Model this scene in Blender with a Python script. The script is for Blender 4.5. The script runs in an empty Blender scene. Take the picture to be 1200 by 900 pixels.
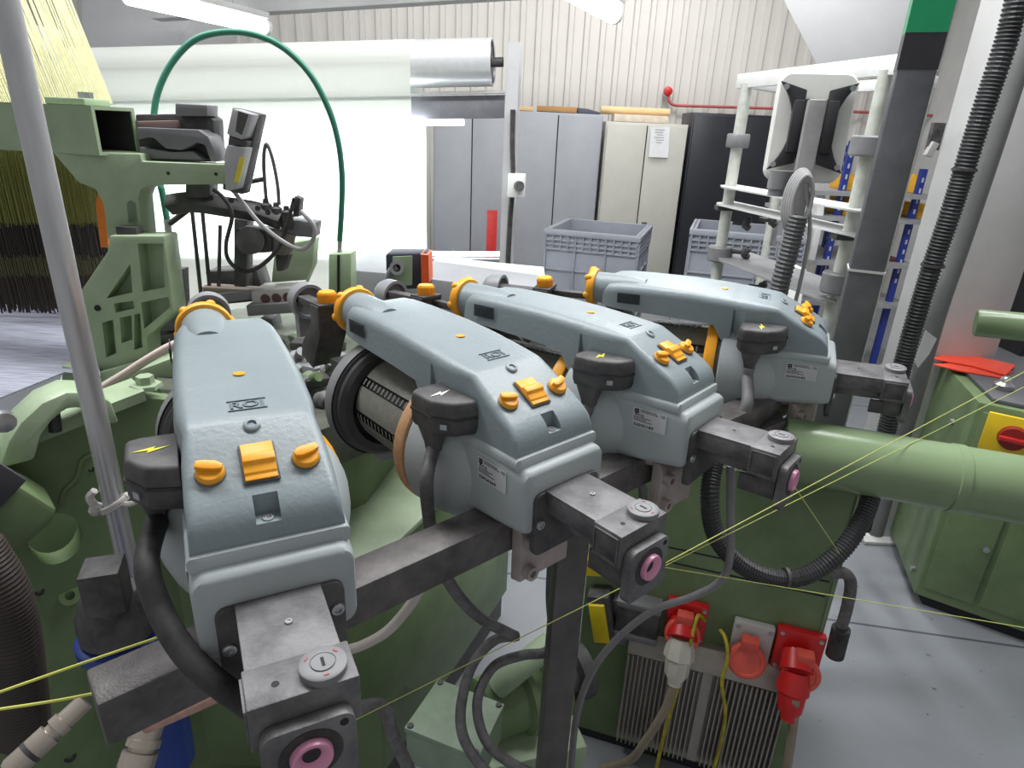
import bpy, bmesh, math, random
from mathutils import Vector, Matrix, Euler
random.seed(7)
V = Vector
SC = bpy.context.scene
COL = SC.collection
PI = math.pi

# ------------------------------------------------------------------ camera
FPX, EYE = 750.0, 1.75
_d = V((515 - 600, 2330 - 450, FPX)).normalized()          # straight down, in camera axes (x right, y down, z ahead)
_f = (V((0, 0, 1)) - _d * _d.z).normalized()
_r = _d.cross(_f)
RW = Matrix((_r, _f, -_d))                                  # camera axes -> world
CAM = V((0, 0, EYE))
cd = bpy.data.cameras.new('camera')
cam = bpy.data.objects.new('camera', cd)
COL.objects.link(cam)
cd.sensor_width = 36
cd.lens = FPX / 1200 * 36
cd.clip_start = .02
cm = Matrix((RW @ V((1, 0, 0)), RW @ V((0, -1, 0)), RW @ V((0, 0, -1)))).transposed().to_4x4()
cm.translation = CAM
cam.matrix_world = cm
SC.camera = cam

def ray(x, y):
    return RW @ V(((x - 600) / FPX, (y - 450) / FPX, 1))
def at(x, y, Y):
    r = ray(x, y)
    return CAM + r * (Y / r.y)
def atz(x, y, Z):
    r = ray(x, y)
    return CAM + r * ((Z - EYE) / r.z)
def atp(x, y, o, n):                                        # on the plane through o with normal n
    r = ray(x, y)
    return CAM + r * ((o - CAM).dot(n) / r.dot(n))

# ------------------------------------------------------------------ world, lights, exposure
SC.view_settings.view_transform = 'Standard'
SC.view_settings.look = 'None'
SC.view_settings.gamma = 1
SC.view_settings.use_curve_mapping = False
SC.view_settings.exposure = 0.0
w = bpy.data.worlds.new('hall_light')
SC.world = w
w.use_nodes = True
bg = w.node_tree.nodes['Background']
bg.inputs[0].default_value = (.97, .98, 1, 1)
bg.inputs[1].default_value = .34
def area(name, loc, target, size, sy, power, color=(1, 1, 1)):
    l = bpy.data.lights.new(name, 'AREA')
    l.shape = 'RECTANGLE'
    l.size, l.size_y = size, sy
    l.energy = power
    l.color = color
    o = bpy.data.objects.new(name, l)
    COL.objects.link(o)
    o.location = loc
    o.rotation_euler = (V(target) - V(loc)).to_track_quat('-Z', 'Y').to_euler()
    return o
area('tube_row_light', (-.6, 1.9, 3.9), (-.6, 1.9, 0), 4.5, .5, 185, (.98, .99, 1))
area('tube_row_light', (1.4, 4.6, 3.9), (1.2, 4.6, 0), 5, .5, 120, (.98, .99, 1))
area('tube_row_light', (.3, 6.2, 4.0), (.3, 8.2, 1.4), 6, .6, 74, (1, 1, 1))

# ------------------------------------------------------------------ helpers
def lin(c):
    c /= 255
    return c / 12.92 if c <= .04045 else ((c + .055) / 1.055) ** 2.4
MATS = {}
def mat(name, rgb, rough=.5, metal=0, var=.12, scale=14, bump=0, dust=None, stretch=None, emit=0, spec=.5, dustamt=.5):
    if name in MATS: return MATS[name]
    m = bpy.data.materials.new(name)
    m.use_nodes = True
    nt = m.node_tree
    b = nt.nodes['Principled BSDF']
    base = V([lin(c) for c in rgb])
    b.inputs['Roughness'].default_value = rough
    b.inputs['Metallic'].default_value = metal
    b.inputs['Specular IOR Level'].default_value = spec
    tc = nt.nodes.new('ShaderNodeTexCoord')
    src = tc.outputs['Object']
    if stretch:
        mp = nt.nodes.new('ShaderNodeMapping')
        mp.inputs['Scale'].default_value = stretch
        nt.links.new(src, mp.inputs['Vector'])
        src = mp.outputs['Vector']
    nz = nt.nodes.new('ShaderNodeTexNoise')
    nz.inputs['Scale'].default_value = scale
    nz.inputs['Detail'].default_value = 6
    nz.inputs['Roughness'].default_value = .65
    nt.links.new(src, nz.inputs['Vector'])
    cr = nt.nodes.new('ShaderNodeValToRGB')
    cr.color_ramp.elements[0].position = .35
    cr.color_ramp.elements[1].position = .68
    lo = base * (1 - var)
    hi = base * (1 + var) if not dust else base.lerp(V([lin(c) for c in dust]), dustamt)
    cr.color_ramp.elements[0].color = (*lo, 1)
    cr.color_ramp.elements[1].color = (*hi, 1)
    nt.links.new(nz.outputs['Fac'], cr.inputs['Fac'])
    nt.links.new(cr.outputs['Color'], b.inputs['Base Color'])
    if bump:
        n2 = nt.nodes.new('ShaderNodeTexNoise')
        n2.inputs['Scale'].default_value = scale * 18
        n2.inputs['Detail'].default_value = 3
        nt.links.new(src, n2.inputs['Vector'])
        bp = nt.nodes.new('ShaderNodeBump')
        bp.inputs['Strength'].default_value = bump
        bp.inputs['Distance'].default_value = .002
        nt.links.new(n2.outputs['Fac'], bp.inputs['Height'])
        nt.links.new(bp.outputs['Normal'], b.inputs['Normal'])
    if emit:
        b.inputs['Emission Color'].default_value = (*base, 1)
        b.inputs['Emission Strength'].default_value = emit
    MATS[name] = m
    return m

def onb(a):
    a = V(a).normalized()
    u = a.cross(V((0, 0, 1)) if abs(a.z) < .95 else V((1, 0, 0))).normalized()
    return u, a.cross(u)
def spline(pts, k=8):
    pts = [V(p) for p in pts]
    if len(pts) < 3: return pts
    e = [pts[0] * 2 - pts[1]] + pts + [pts[-1] * 2 - pts[-2]]
    out = []
    for i in range(1, len(e) - 2):
        a, b, c, d = e[i - 1:i + 3]
        for j in range(k):
            t = j / k
            out.append(.5 * ((2 * b) + (c - a) * t + (2 * a - 5 * b + 4 * c - d) * t * t + (3 * b - a - 3 * c + d) * t ** 3))
    out.append(pts[-1])
    return out
def resample(p, step):
    out = [p[0]]
    for a, b in zip(p, p[1:]):
        n = max(1, int(round((b - a).length / step)))
        for i in range(1, n + 1): out.append(a.lerp(b, i / n))
    return out

class MB:
    def __init__(s): s.v, s.f = [], []
    def add(s, v, f):
        n = len(s.v)
        s.v += [V(p) for p in v]
        s.f += [[i + n for i in q] for q in f]
        return s
    def hexa(s, p):     # p: bottom 4 (ccw), top 4
        return s.add(p, [(3, 2, 1, 0), (4, 5, 6, 7), (0, 1, 5, 4), (1, 2, 6, 5), (2, 3, 7, 6), (3, 0, 4, 7)])
    def box(s, c, size, rot=None):
        h = V(size) / 2
        c = V(c)
        R = rot if isinstance(rot, Matrix) else (Euler(rot).to_matrix() if rot else Matrix.Identity(3))
        p = [c + R @ V((x * h.x, y * h.y, z * h.z)) for z in (-1, 1) for x, y in ((-1, -1), (1, -1), (1, 1), (-1, 1))]
        return s.hexa(p)
    def beam(s, a, b, wd, ht, up=(0, 0, 1)):
        a, b = V(a), V(b)
        d = (b - a)
        x = d.cross(V(up)).normalized()
        z = x.cross(d).normalized()
        x *= wd / 2
        z *= ht / 2
        return s.hexa([a - x - z, a + x - z, b + x - z, b - x - z, a - x + z, a + x + z, b + x + z, b - x + z])
    def prism(s, poly, dv):
        n = len(poly)
        p = [V(q) for q in poly]
        nn = sum(((p[i] - p[0]).cross(p[(i + 1) % n] - p[0]) for i in range(n)), V((0, 0, 0)))
        if nn.dot(V(dv)) < 0: p.reverse()
        q = [a + V(dv) for a in p]
        f = [list(range(n))[::-1], [i + n for i in range(n)]] + [(i, (i + 1) % n, (i + 1) % n + n, i + n) for i in range(n)]
        return s.add(p + q, f)
    def lathe(s, prof, o, ax, n=28, a0=0, a1=2 * PI, closed=True):
        o, ax = V(o), V(ax).normalized()
        u, w_ = onb(ax)
        full = abs(a1 - a0 - 2 * PI) < 1e-6
        m = n if full else n + 1
        vs, fs = [], []
        for t, r in prof:
            for i in range(m):
                a = a0 + (a1 - a0) * i / n
                vs.append(o + ax * t + (u * math.cos(a) + w_ * math.sin(a)) * r)
        for k in range(len(prof) - 1):
            for i in range(n):
                j = (i + 1) % m
                fs.append((k * m + i, k * m + j, (k + 1) * m + j, (k + 1) * m + i))
        if closed and full:
            fs.append(list(range(m))[::-1])
            fs.append([(len(prof) - 1) * m + i for i in range(m)])
        return s.add(vs, fs)
    def cyl(s, a, b, r, r2=None, n=20, ch=0):
        a, b = V(a), V(b)
        L = (b - a).length
        r2 = r if r2 is None else r2
        pr = [(0, r), (L, r2)] if not ch else [(0, r - ch), (ch, r), (L - ch, r2), (L, r2 - ch)]
        return s.lathe(pr, a, b - a, n)
    def pipe(s, a, b, r, ri, n=24):
        a, b = V(a), V(b)
        L = (b - a).length
        return s.lathe([(0, ri), (0, r), (L, r), (L, ri), (0, ri)], a, b - a, n, closed=False)
    def tube(s, pts, r, n=8, smooth=8, corr=0, pitch=.006):
        p = spline(pts, smooth) if smooth else [V(q) for q in pts]
        if corr: p = resample(p, pitch / 2)
        m = len(p)
        t = [(p[min(i + 1, m - 1)] - p[max(i - 1, 0)]).normalized() for i in range(m)]
        u, _ = onb(t[0])
        vs, fs = [], []
        for i in range(m):
            u = (u - t[i] * u.dot(t[i])).normalized()
            w_ = t[i].cross(u)
            rr = r if not isinstance(r, (list, tuple)) else r[0] + (r[1] - r[0]) * i / (m - 1)
            if corr: rr += corr * (1 if i % 2 else -1)
            for k in range(n):
                a = 2 * PI * k / n
                vs.append(p[i] + (u * math.cos(a) + w_ * math.sin(a)) * rr)
        for i in range(m - 1):
            for k in range(n):
                j = (k + 1) % n
                fs.append((i * n + k, i * n + j, (i + 1) * n + j, (i + 1) * n + k))
        fs.append(list(range(n))[::-1])
        fs.append([(m - 1) * n + k for k in range(n)])
        return s.add(vs, fs)
    def loft(s, secs):
        n = len(secs[0])
        vs = [q for sec in secs for q in sec]
        fs = []
        for k in range(len(secs) - 1):
            for i in range(n):
                j = (i + 1) % n
                fs.append((k * n + i, k * n + j, (k + 1) * n + j, (k + 1) * n + i))
        fs.append(list(range(n))[::-1])
        fs.append([(len(secs) - 1) * n + i for i in range(n)])
        return s.add(vs, fs)
    def ball(s, c, r, n=12, sq=(1, 1, 1)):
        c = V(c)
        vs, fs = [], []
        for i in range(n // 2 + 1):
            th = PI * i / (n // 2)
            for k in range(n):
                a = 2 * PI * k / n
                vs.append(c + V((math.sin(th) * math.cos(a) * sq[0], math.sin(th) * math.sin(a) * sq[1], math.cos(th) * sq[2])) * r)
        for i in range(n // 2):
            for k in range(n):
                j = (k + 1) % n
                fs.append((i * n + k, (i + 1) * n + k, (i + 1) * n + j, i * n + j))
        return s.add(vs, fs)
    def build(s, name, m, parent=None, bevel=0, seg=2, smooth=38, local=False, kind=None, label=None):
        me = bpy.data.meshes.new(name)
        M = Matrix.Identity(4)
        if parent is not None and not local: M = WM[parent.name].inverted()
        me.from_pydata([M @ p for p in s.v], [], s.f)
        bm = bmesh.new()
        bm.from_mesh(me)
        bmesh.ops.remove_doubles(bm, verts=bm.verts, dist=1e-6)
        bmesh.ops.recalc_face_normals(bm, faces=bm.faces)
        if bevel:
            es = [e for e in bm.edges if len(e.link_faces) == 2 and e.calc_face_angle(0) > .6]
            bmesh.ops.bevel(bm, geom=es, offset=bevel, segments=seg, affect='EDGES', profile=.5, clamp_overlap=True)
        th = math.radians(smooth)
        for f in bm.faces: f.smooth = True
        for e in bm.edges:
            e.smooth = len(e.link_faces) == 2 and e.calc_face_angle(0) < th
        bm.to_mesh(me)
        bm.free()
        me.materials.append(m)
        o = bpy.data.objects.new(name, me)
        COL.objects.link(o)
        if parent is not None:
            o.parent = parent
            WM[o.name] = WM[parent.name].copy()
        else: WM[o.name] = Matrix.Identity(4)
        if kind: o['kind'] = kind
        if label: o['label'] = label
        return o
WM = {}
def thing(name, label, cat, loc=(0, 0, 0), rot=(0, 0, 0), group=None):
    o = bpy.data.objects.new(name, None)
    o.empty_display_size = .05
    COL.objects.link(o)
    o.location = loc
    o.rotation_euler = rot
    WM[o.name] = Matrix.LocRotScale(V(loc), Euler(rot), None)
    o['label'], o['category'] = label, cat
    if group: o['group'] = group
    return o
def tag(o, label, cat, group=None, kind=None):
    o['label'], o['category'] = label, cat
    if group: o['group'] = group
    if kind: o['kind'] = kind
    return o
def struct(o):
    o['kind'] = 'structure'
    return o
def text(name, body, m, parent, M, size, depth=.0003, ext=None, bold=.015):
    """lettering as a thin mesh; M places the text plane in the parent's own axes"""
    c = bpy.data.curves.new(name, 'FONT')
    c.body = body
    c.size = size
    c.extrude = depth
    c.align_x, c.align_y = 'CENTER', 'CENTER'
    c.resolution_u = 2
    c.offset = size * bold
    t = bpy.data.objects.new(name, c)
    me = bpy.data.meshes.new_from_object(t)
    bpy.data.objects.remove(t)
    if ext:
        xs = [v.co.x for v in me.vertices]
        k = ext / (max(xs) - min(xs))
        for v in me.vertices: v.co.x *= k
    me.transform(M)
    me.materials.clear()
    me.materials.append(m)
    me.name = name
    o = bpy.data.objects.new(name, me)
    COL.objects.link(o)
    o.parent = parent
    WM[o.name] = WM[parent.name].copy()
    return o
def carve(o, mb, angle=21, world=False):
    """cut a pocket into a mesh for good"""
    c = mb.build('cutter', BLACK, local=True)
    m = o.modifiers.new('pocket', 'BOOLEAN')
    m.object, m.operation, m.solver = c, 'DIFFERENCE', 'EXACT'
    if not world: c.matrix_world = WM[o.name]
    bpy.context.view_layer.update()
    me = bpy.data.meshes.new_from_object(o.evaluated_get(bpy.context.evaluated_depsgraph_get()))
    o.modifiers.clear()
    old = o.data
    name = old.name
    o.data = me
    bpy.data.meshes.remove(old)
    me.name = name
    while len(me.materials) > 1: me.materials.pop()
    bm = bmesh.new()
    bm.from_mesh(me)
    bmesh.ops.triangulate(bm, faces=[f for f in bm.faces if len(f.verts) > 4])
    for f in bm.faces: f.smooth = True
    for e in bm.edges: e.smooth = len(e.link_faces) == 2 and e.calc_face_angle(0) < math.radians(angle)
    bm.to_mesh(me)
    bm.free()
    bpy.data.objects.remove(c)
def frame(o, x, y):
    x = V(x).normalized()
    z = x.cross(V(y)).normalized()
    y = z.cross(x)
    M = Matrix((x, y, z)).transposed().to_4x4()
    M.translation = V(o)
    return M

# ------------------------------------------------------------------ materials
COVER = mat('blue_grey_plastic', (136, 147, 151), .40, var=.05, scale=9, bump=.25)
HOUSE = mat('pale_grey_plastic', (170, 177, 178), .45, var=.05, scale=8, bump=.15)
BLACK = mat('black_plastic', (62, 61, 63), .55, var=.2, scale=20, dust=(122, 119, 117), dustamt=.45)
RUBBER = mat('black_rubber', (40, 39, 40), .6, var=.2, scale=25, dust=(110, 108, 106), dustamt=.35)
DSTEEL = mat('dusty_dark_steel', (92, 90, 92), .5, .25, var=.25, scale=18, dust=(150, 148, 148), dustamt=.5, bump=.2)
BAR = mat('black_iron', (92, 89, 88), .5, .25, var=.3, scale=20, dust=(135, 128, 126), dustamt=.5, bump=.3)
ORANGE = mat('orange_plastic', (246, 168, 34), .42, var=.06, scale=20)
TAN = mat('tan_bristle', (205, 160, 118), .7, var=.12, scale=60)
ALU = mat('cast_aluminium', (176, 164, 160), .5, .3, var=.15, scale=20, bump=.2)
STEEL = mat('bright_steel', (185, 186, 188), .3, .85, var=.15, scale=30)
DRUM = mat('grey_ceramic_drum', (150, 150, 142), .45, .2, var=.12, scale=80)
PINK = mat('pink_ceramic', (222, 150, 182), .3, var=.05)
WHITE = mat('white_plastic', (232, 232, 230), .45, var=.05)
PAPER = mat('white_paper', (225, 225, 225), .8, var=.04)
INK = mat('black_ink', (28, 28, 30), .7, var=.1)
LABELW = mat('label_silver', (200, 200, 202), .5, var=.05, scale=30)
YELLOW = mat('yellow_print', (226, 214, 60), .6, var=.08)
GREEN = mat('loom_green_paint', (156, 176, 142), .42, var=.14, scale=7, bump=.2, dust=(178, 192, 166), dustamt=.5)
DGREEN = mat('machine_green_paint', (108, 130, 88), .45, var=.16, scale=6, bump=.15, dust=(128, 146, 108), dustamt=.6)
FELT = mat('charcoal_paint', (92, 93, 97), .5, .1, var=.1, scale=9, dust=(118, 118, 122), dustamt=.5, bump=.1)
LGREY = mat('pale_grey_paint', (198, 198, 196), .55, var=.06, scale=5)
RED = mat('red_plastic', (196, 42, 40), .4, var=.12, scale=20)
CORAL = mat('coral_plastic', (224, 92, 76), .45, var=.1, scale=20)
BLUE = mat('blue_plastic', (34, 62, 140), .4, var=.12, scale=14)
CABLE = mat('grey_cable', (92, 90, 92), .55, var=.2, scale=40, dust=(140, 138, 138), dustamt=.5)
YARN = mat('lime_yarn', (222, 224, 110), .8, var=.1, scale=40)

# ------------------------------------------------------------------ room shell
def floor_mat():
    m = mat('painted_concrete', (132, 135, 140), .42, var=.07, scale=3.5, bump=.1)
    nt = m.node_tree
    b = nt.nodes['Principled BSDF']
    tc = nt.nodes.new('ShaderNodeTexCoord')
    mp = nt.nodes.new('ShaderNodeMapping')
    mp.inputs['Rotation'].default_value = (0, 0, .15)
    mp.inputs['Location'].default_value = (-.62, .2, 0)
    br = nt.nodes.new('ShaderNodeTexBrick')
    br.inputs['Scale'].default_value = 1
    br.offset = 0
    br.inputs['Brick Width'].default_value = 1.9
    br.inputs['Row Height'].default_value = 2.4
    br.inputs['Mortar Size'].default_value = .006
    br.inputs['Color1'].default_value = br.inputs['Color2'].default_value = (1, 1, 1, 1)
    br.inputs['Mortar'].default_value = (.35, .35, .37, 1)
    nt.links.new(tc.outputs['Object'], mp.inputs['Vector'])
    nt.links.new(mp.outputs['Vector'], br.inputs['Vector'])
    mx = nt.nodes.new('ShaderNodeMix')
    mx.data_type = 'RGBA'
    mx.blend_type = 'MULTIPLY'
    mx.inputs[0].default_value = 1
    old = b.inputs['Base Color'].links[0].from_socket
    sp = nt.nodes.new('ShaderNodeTexNoise')      # paint chips
    sp.inputs['Scale'].default_value = 26
    sp.inputs['Detail'].default_value = 8
    rp = nt.nodes.new('ShaderNodeValToRGB')
    rp.color_ramp.elements[0].position, rp.color_ramp.elements[1].position = .27, .31
    rp.color_ramp.elements[0].color = (.45, .45, .46, 1)
    nt.links.new(tc.outputs['Object'], sp.inputs['Vector'])
    nt.links.new(sp.outputs['Fac'], rp.inputs['Fac'])
    m2 = nt.nodes.new('ShaderNodeMix')
    m2.data_type = 'RGBA'
    m2.blend_type = 'MULTIPLY'
    m2.inputs[0].default_value = 1
    nt.links.new(old, mx.inputs[6])
    nt.links.new(br.outputs['Color'], mx.inputs[7])
    nt.links.new(mx.outputs[2], m2.inputs[6])
    nt.links.new(rp.outputs['Color'], m2.inputs[7])
    nt.links.new(m2.outputs[2], b.inputs['Base Color'])
    return m
struct(MB().box((.5, 3.6, -.05), (11, 9.6, .1)).build('floor', floor_mat()))
CLAD = mat('cream_cladding', (208, 204, 198), .5, var=.03, scale=2)
def cladding():
    b = MB()
    x = -6.0
    poly = []
    while x < 5.0:
        poly += [(x, 0), (x + .115, 0), (x + .128, -.03), (x + .168, -.03)]
        x += .181
    n = len(poly)
    vs = [V((px, 8.2 + py, 0)) for px, py in poly] + [V((px, 8.2 + py, 6)) for px, py in poly]
    b.add(vs, [(i, i + 1, n + i + 1, n + i) for i in range(n - 1)])
    return b
wb = struct(cladding().build('wall_back', CLAD, smooth=10))
sol = wb.modifiers.new('sheet', 'SOLIDIFY')
sol.thickness = .01
struct(MB().box((4.75, 5.4, 3), (.1, 5.6, 6)).build('wall_right', LGREY))
CEIL = mat('ceiling_panel', (205, 205, 206), .7, var=.04, scale=3)
struct(MB().box((.5, 4.0, 5.05), (11, 8.6, .1)).build('ceiling', CEIL))
def trim(n, b, m, bevel=.004): return struct(b.build('trim_%d' % n, m, bevel=bevel))
# horizontal steel beam high up, dropped bulkhead on the left, pale duct on the right
trim(1, MB().beam(at(180, 10, 5.6), at(1000, -40, 5.6), .16, .16), LGREY)
p = [at(96, 75, 6.2), at(206, 62, 6.2), at(228, 12, 6.2), at(96, -30, 6.2)]
trim(2, MB().prism(p, (-.1, 1.2, 0)), CEIL)
p = [at(912, -12, 4.6), at(958, 78, 4.6), at(1100, 84, 4.6), at(1120, -12, 4.6)]
trim(3, MB().prism(p, (.42, .9, .06)), CEIL)
# building column
cb = atz(1019, 632, 0)
trim(4, MB().box((cb.x + .15, cb.y + .14, 3), (.30, .28, 6), None), LGREY, .006)
trim(5, MB().box((cb.x + .15, cb.y + .14, .01), (.40, .38, .02), None), LGREY, .004)
# dark doorway opening in the right wall
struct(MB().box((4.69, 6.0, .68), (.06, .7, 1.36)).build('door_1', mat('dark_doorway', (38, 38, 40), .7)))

# ------------------------------------------------------------------ weft feeders
POSES = [((-.2389, .5456, 1.3505), (-.4112, -.9847, -62.3678)), ((.0656, .8140, 1.3373), (.3163, -.6240, -48.2492)),
         ((.3198, 1.0305, 1.3386), (-1.8587, -1.6469, -38.7206)), ((.6868, 1.3528, 1.3397), (4.6693, -1.5876, -21.9444))]
def sect(x, ws, wt, zb, zt, r, n=6):
    r = max(r, .0005)
    L = [V((x, -ws, zb))]
    for i in range(n + 1):
        a = PI - (PI / 2) * i / n
        L.append(V((x, -wt + math.cos(a) * r, zt - r + math.sin(a) * r)))
    return L + [V((q.x, -q.y, q.z)) for q in reversed(L)]
def rrect(x, y0, y1, z0, z1, r, n=5):
    L = []
    for cy, cz, a0 in ((y1 - r, z1 - r, 0), (y0 + r, z1 - r, PI / 2), (y0 + r, z0 + r, PI), (y1 - r, z0 + r, 1.5 * PI)):
        for i in range(n + 1):
            a = a0 + PI / 2 * i / n
            L.append(V((x, cy + math.cos(a) * r, cz + math.sin(a) * r)))
    return L
AX = V((-1, 0, 0))
def feeder(pose, label, ring, serial, bolt):
    loc, rot = pose
    root = thing('yarn_feeder', label, 'yarn feeder', loc, [math.radians(a) for a in rot], 'weft yarn feeders on the black bar')
    def B(b, name, m, parent=root, **k): return b.build(name, m, parent, local=True, **k)
    # cover
    st = [(.001, .0755, .0700, 0, .007, .005), (.0005, .0755, .069, 0, .012, .006), (-.002, .0755, .0672, 0, .0195, .007), (-.005, .0755, .0664, 0, .0258, .008), (-.009, .0755, .0656, 0, .0310, .009), (-.015, .0755, .0648, 0, .0366, .009),
          (-.022, .0757, .0643, 0, .0415, .010), (-.034, .076, .064, 0, .0485, .011), (-.074, .077, .061, 0, .0705, .013), (-.105, .078, .059, 0, .0874, .011), (-.110, .078, .0588, 0, .0893, .011),
          (-.122, .078, .0585, 0, .0912, .013), (-.150, .0785, .0575, 0, .0945, .018), (-.172, .0785, .0575, 0, .0970, .019), (-.184, .0690, .0575, 0, .0979, .019),
          (-.194, .0600, .0576, 0, .0986, .019), (-.198, .0805, .0577, 0, .0991, .019), (-.204, .0812, .0578, 0, .100, .019), (-.218, .0815, .058, .012, .101, .019), (-.236, .0815, .058, .042, .1025, .019),
          (-.30, .0805, .057, .046, .1065, .019), (-.40, .0785, .054, .05, .1085, .02), (-.45, .0765, .051, .052, .1085, .022), (-.478, .0735, .046, .054, .107, .024), (-.492, .067, .040, .057, .102, .024), (-.498, .058, .034, .062, .096, .022)]
    cover = B(MB().loft([sect(*q) for q in st]), 'cover', COVER, smooth=21)
    nose = MB().lathe([(0, .03), (.03, .036), (.08, .037), (.128, .0365)], (-.40, -.027, .083), AX, 26)
    B(nose, 'cover_nose', COVER, cover)
    v = MB()
    for i in range(7): v.box((-.408 - i * .0065, -.0792, .0795), (.0028, .002, .020 - i * .0012), (0, .15, 0))
    v.box((-.4275, -.0787, .0795), (.052, .001, .024))
    B(v, 'vent_slots', mat('vent_shadow', (58, 66, 70), .7), cover)
    k = math.atan2(.0221, .0403)
    sl = lambda x: .0714 + (-.074 - x) * .548
    # rocker switch
    R = Matrix.Rotation(k, 3, 'Y')
    nx = V((math.sin(k), 0, math.cos(k)))
    tx = V((math.cos(k), 0, -math.sin(k)))
    pt = lambda x, y, h: V((x, y, sl(x))) + nx * h
    B(MB().box(pt(-.054, 0, .0012), (.050, .0365, .0022), R), 'switch_frame', BLACK, cover, bevel=.0008)
    prof = [(-.0235, 0), (-.0235, .004), (-.009, .0055), (-.006, .0095), (.003, .0095), (.006, .0055), (.0145, .0045), (.0165, .0025), (.0225, .003), (.0225, 0)]
    b = MB()
    c0 = pt(-.054, 0, .0015)
    b.prism([c0 + tx * u + nx * h + V((0, -.0162, 0)) for u, h in prof], (0, .0324, 0))
    B(b, 'rocker_switch', ORANGE, cover, bevel=.0009)
    for s in (-1, 1):
        c = pt(-.0507, s * .0475, 0)
        B(MB().lathe([(0, .0152), (.0006, .0150), (.0010, .0145)], c, nx, 24), 'knob_shade', mat('knob_shade_grey', (98, 110, 116), .5), cover)  # darker disc stands in for the pocket shade around the knob
        kb = B(MB().lathe([(.001, .0142), (.0055, .0138), (.0078, .012)], c, nx, 24), 'speed_knob', ORANGE, cover, bevel=.0006)
        g = MB()
        d = (tx * .30 + V((0, -s * .95, 0))).normalized()
        e = nx.cross(d)
        g.prism([c + nx * .0070 - tx * .003 + d * u + e * q for u, q in ((-.0135, .004), (-.005, .0060), (.006, .0055), (.0125, .003), (.0125, -.003), (.006, -.0045), (-.005, -.0050), (-.0135, -.004))], nx * .0062)
        g.build('knob_pointer', ORANGE, kb, bevel=.001, local=True)
    # pocket with a socket screw below the switch, cut into the cover
    carve(cover, MB().hexa([V((x, y, z)) for z, x0 in ((.0185, -.0205), (.07, -.0235)) for x, y in ((x0, -.0122), (.02, -.0122), (.02, .0122), (x0, .0122))]))
    cs = V((-.0095, 0, .0183))
    nn = V((.05, 0, 1)).normalized()
    sc = B(MB().lathe([(0, .0058), (.0022, .0056), (.0022, .0034), (.0008, .003)], cs, nn, 18), 'screw', STEEL, cover)
    # boss, dot and logo on top
    c = V((-.1006, 0, .0835))
    B(MB().lathe([(0, .0095), (.004, .0088), (.005, .0075), (.005, .005), (.003, .0045)], c, nx, 20), 'screw_boss', COVER, cover)
    B(MB().lathe([(0, .0075), (.0012, .0072)], (-.2268, 0, .1019), (-.03, 0, 1), 20), 'plug_dot', ORANGE, cover)
    lg = frame((-.1405, 0, .0942), (0, 1, 0), (-.993, 0, .118))
    ldark = mat('embossed_grey', (98, 111, 118), .5)
    text('logo', 'ROJ', ldark, cover, lg, .021, .0006, .036)
    lb = MB()
    for q in (-1, 1): lb.box(lg @ V((0, q * .0112, 0)), (.0012, .042, .0012))
    B(lb, 'logo_rule', ldark, cover)
    # housing
    hs = [(.021, -.078, .078, -.112, -.018, .016), (.0235, -.077, .077, -.110, -.020, .017), (.019, -.0795, .0795, -.114, -.016, .016)]
    b = MB().loft([rrect(x, y0, y1, z0, z1, r) for x, y0, y1, z0, z1, r in
                   ((.024, -.073, .073, -.106, -.022, .014), (.022, -.0775, .0775, -.111, -.018, .015), (.016, -.0795, .0795, -.114, -.015, .016), (-.06, -.080, .080, -.124, -.006, .018),
                    (-.13, -.080, .080, -.132, -.004, .02), (-.205, -.078, .078, -.136, -.004, .022))])
    house = B(b, 'housing', HOUSE, smooth=40)
    b = MB().loft([rrect(x, -y, y, -.019, .0005, r, 4) for x, y, r in ((.0075, .074, .006), (.006, .0795, .007), (-.204, .0825, .007))])
    B(b, 'housing_rim', HOUSE, house, smooth=40)
    bell = MB().lathe([(-.10, .06), (-.06, .092), (-.03, .108), (0, .117), (.03, .122), (.045, .122), (.048, .117)], (-.165, 0, -.078), AX, 44)
    B(bell, 'housing_bell', HOUSE, house)
    # ring, drum and flange
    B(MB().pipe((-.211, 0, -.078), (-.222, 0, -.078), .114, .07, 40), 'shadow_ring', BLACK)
    B(MB().lathe([(0, .085), (0, .1195), (.006, .1225), (.020, .1225), (.024, .119), (.024, .085)], (-.222, 0, -.078), AX, 44, closed=False), 'brush_ring', ring)
    core = B(MB().lathe([(0, .074), (.27, .074), (.27, .098), (.285, .098)], (-.215, 0, -.078), AX, 32), 'spool_drum', BLACK)
    for i in range(8):
        a0 = 2 * PI * i / 8
        pr = [(0, .076), (0, .084), (.012, .087), (.19, .084), (.20, .080), (.20, .076)]
        B(MB().lathe(pr, (-.244, 0, -.078), AX, 5, a0, a0 + .56), 'drum_segment', DRUM, core)
        g = MB()
        for q in range(14):
            g.lathe([(.02 + q * .0125, .0862), (.024 + q * .0125, .0862)], (-.244, 0, -.078), AX, 3, a0 + .60, a0 + .74)
        B(g, 'drum_teeth', mat('teeth_grey', (150, 150, 144), .5), core)
    fl = B(MB().lathe([(0, .088), (0, .104), (.008, .112), (.016, .112), (.018, .110), (.022, .110), (.024, .115), (.040, .1195), (.056, .117), (.062, .108), (.062, .05)], (-.443, 0, -.088), AX, 48, closed=False), 'flange_ring', mat('flange_dark', (74, 74, 76), .5, var=.15))
    B(MB().lathe([(0, .1185), (.018, .1215), (.026, .119), (.026, .10)], (-.470, 0, -.088), AX, 48, closed=False), 'flange_rim', mat('flange_grey', (142, 143, 144), .45, var=.1), fl)
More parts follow.
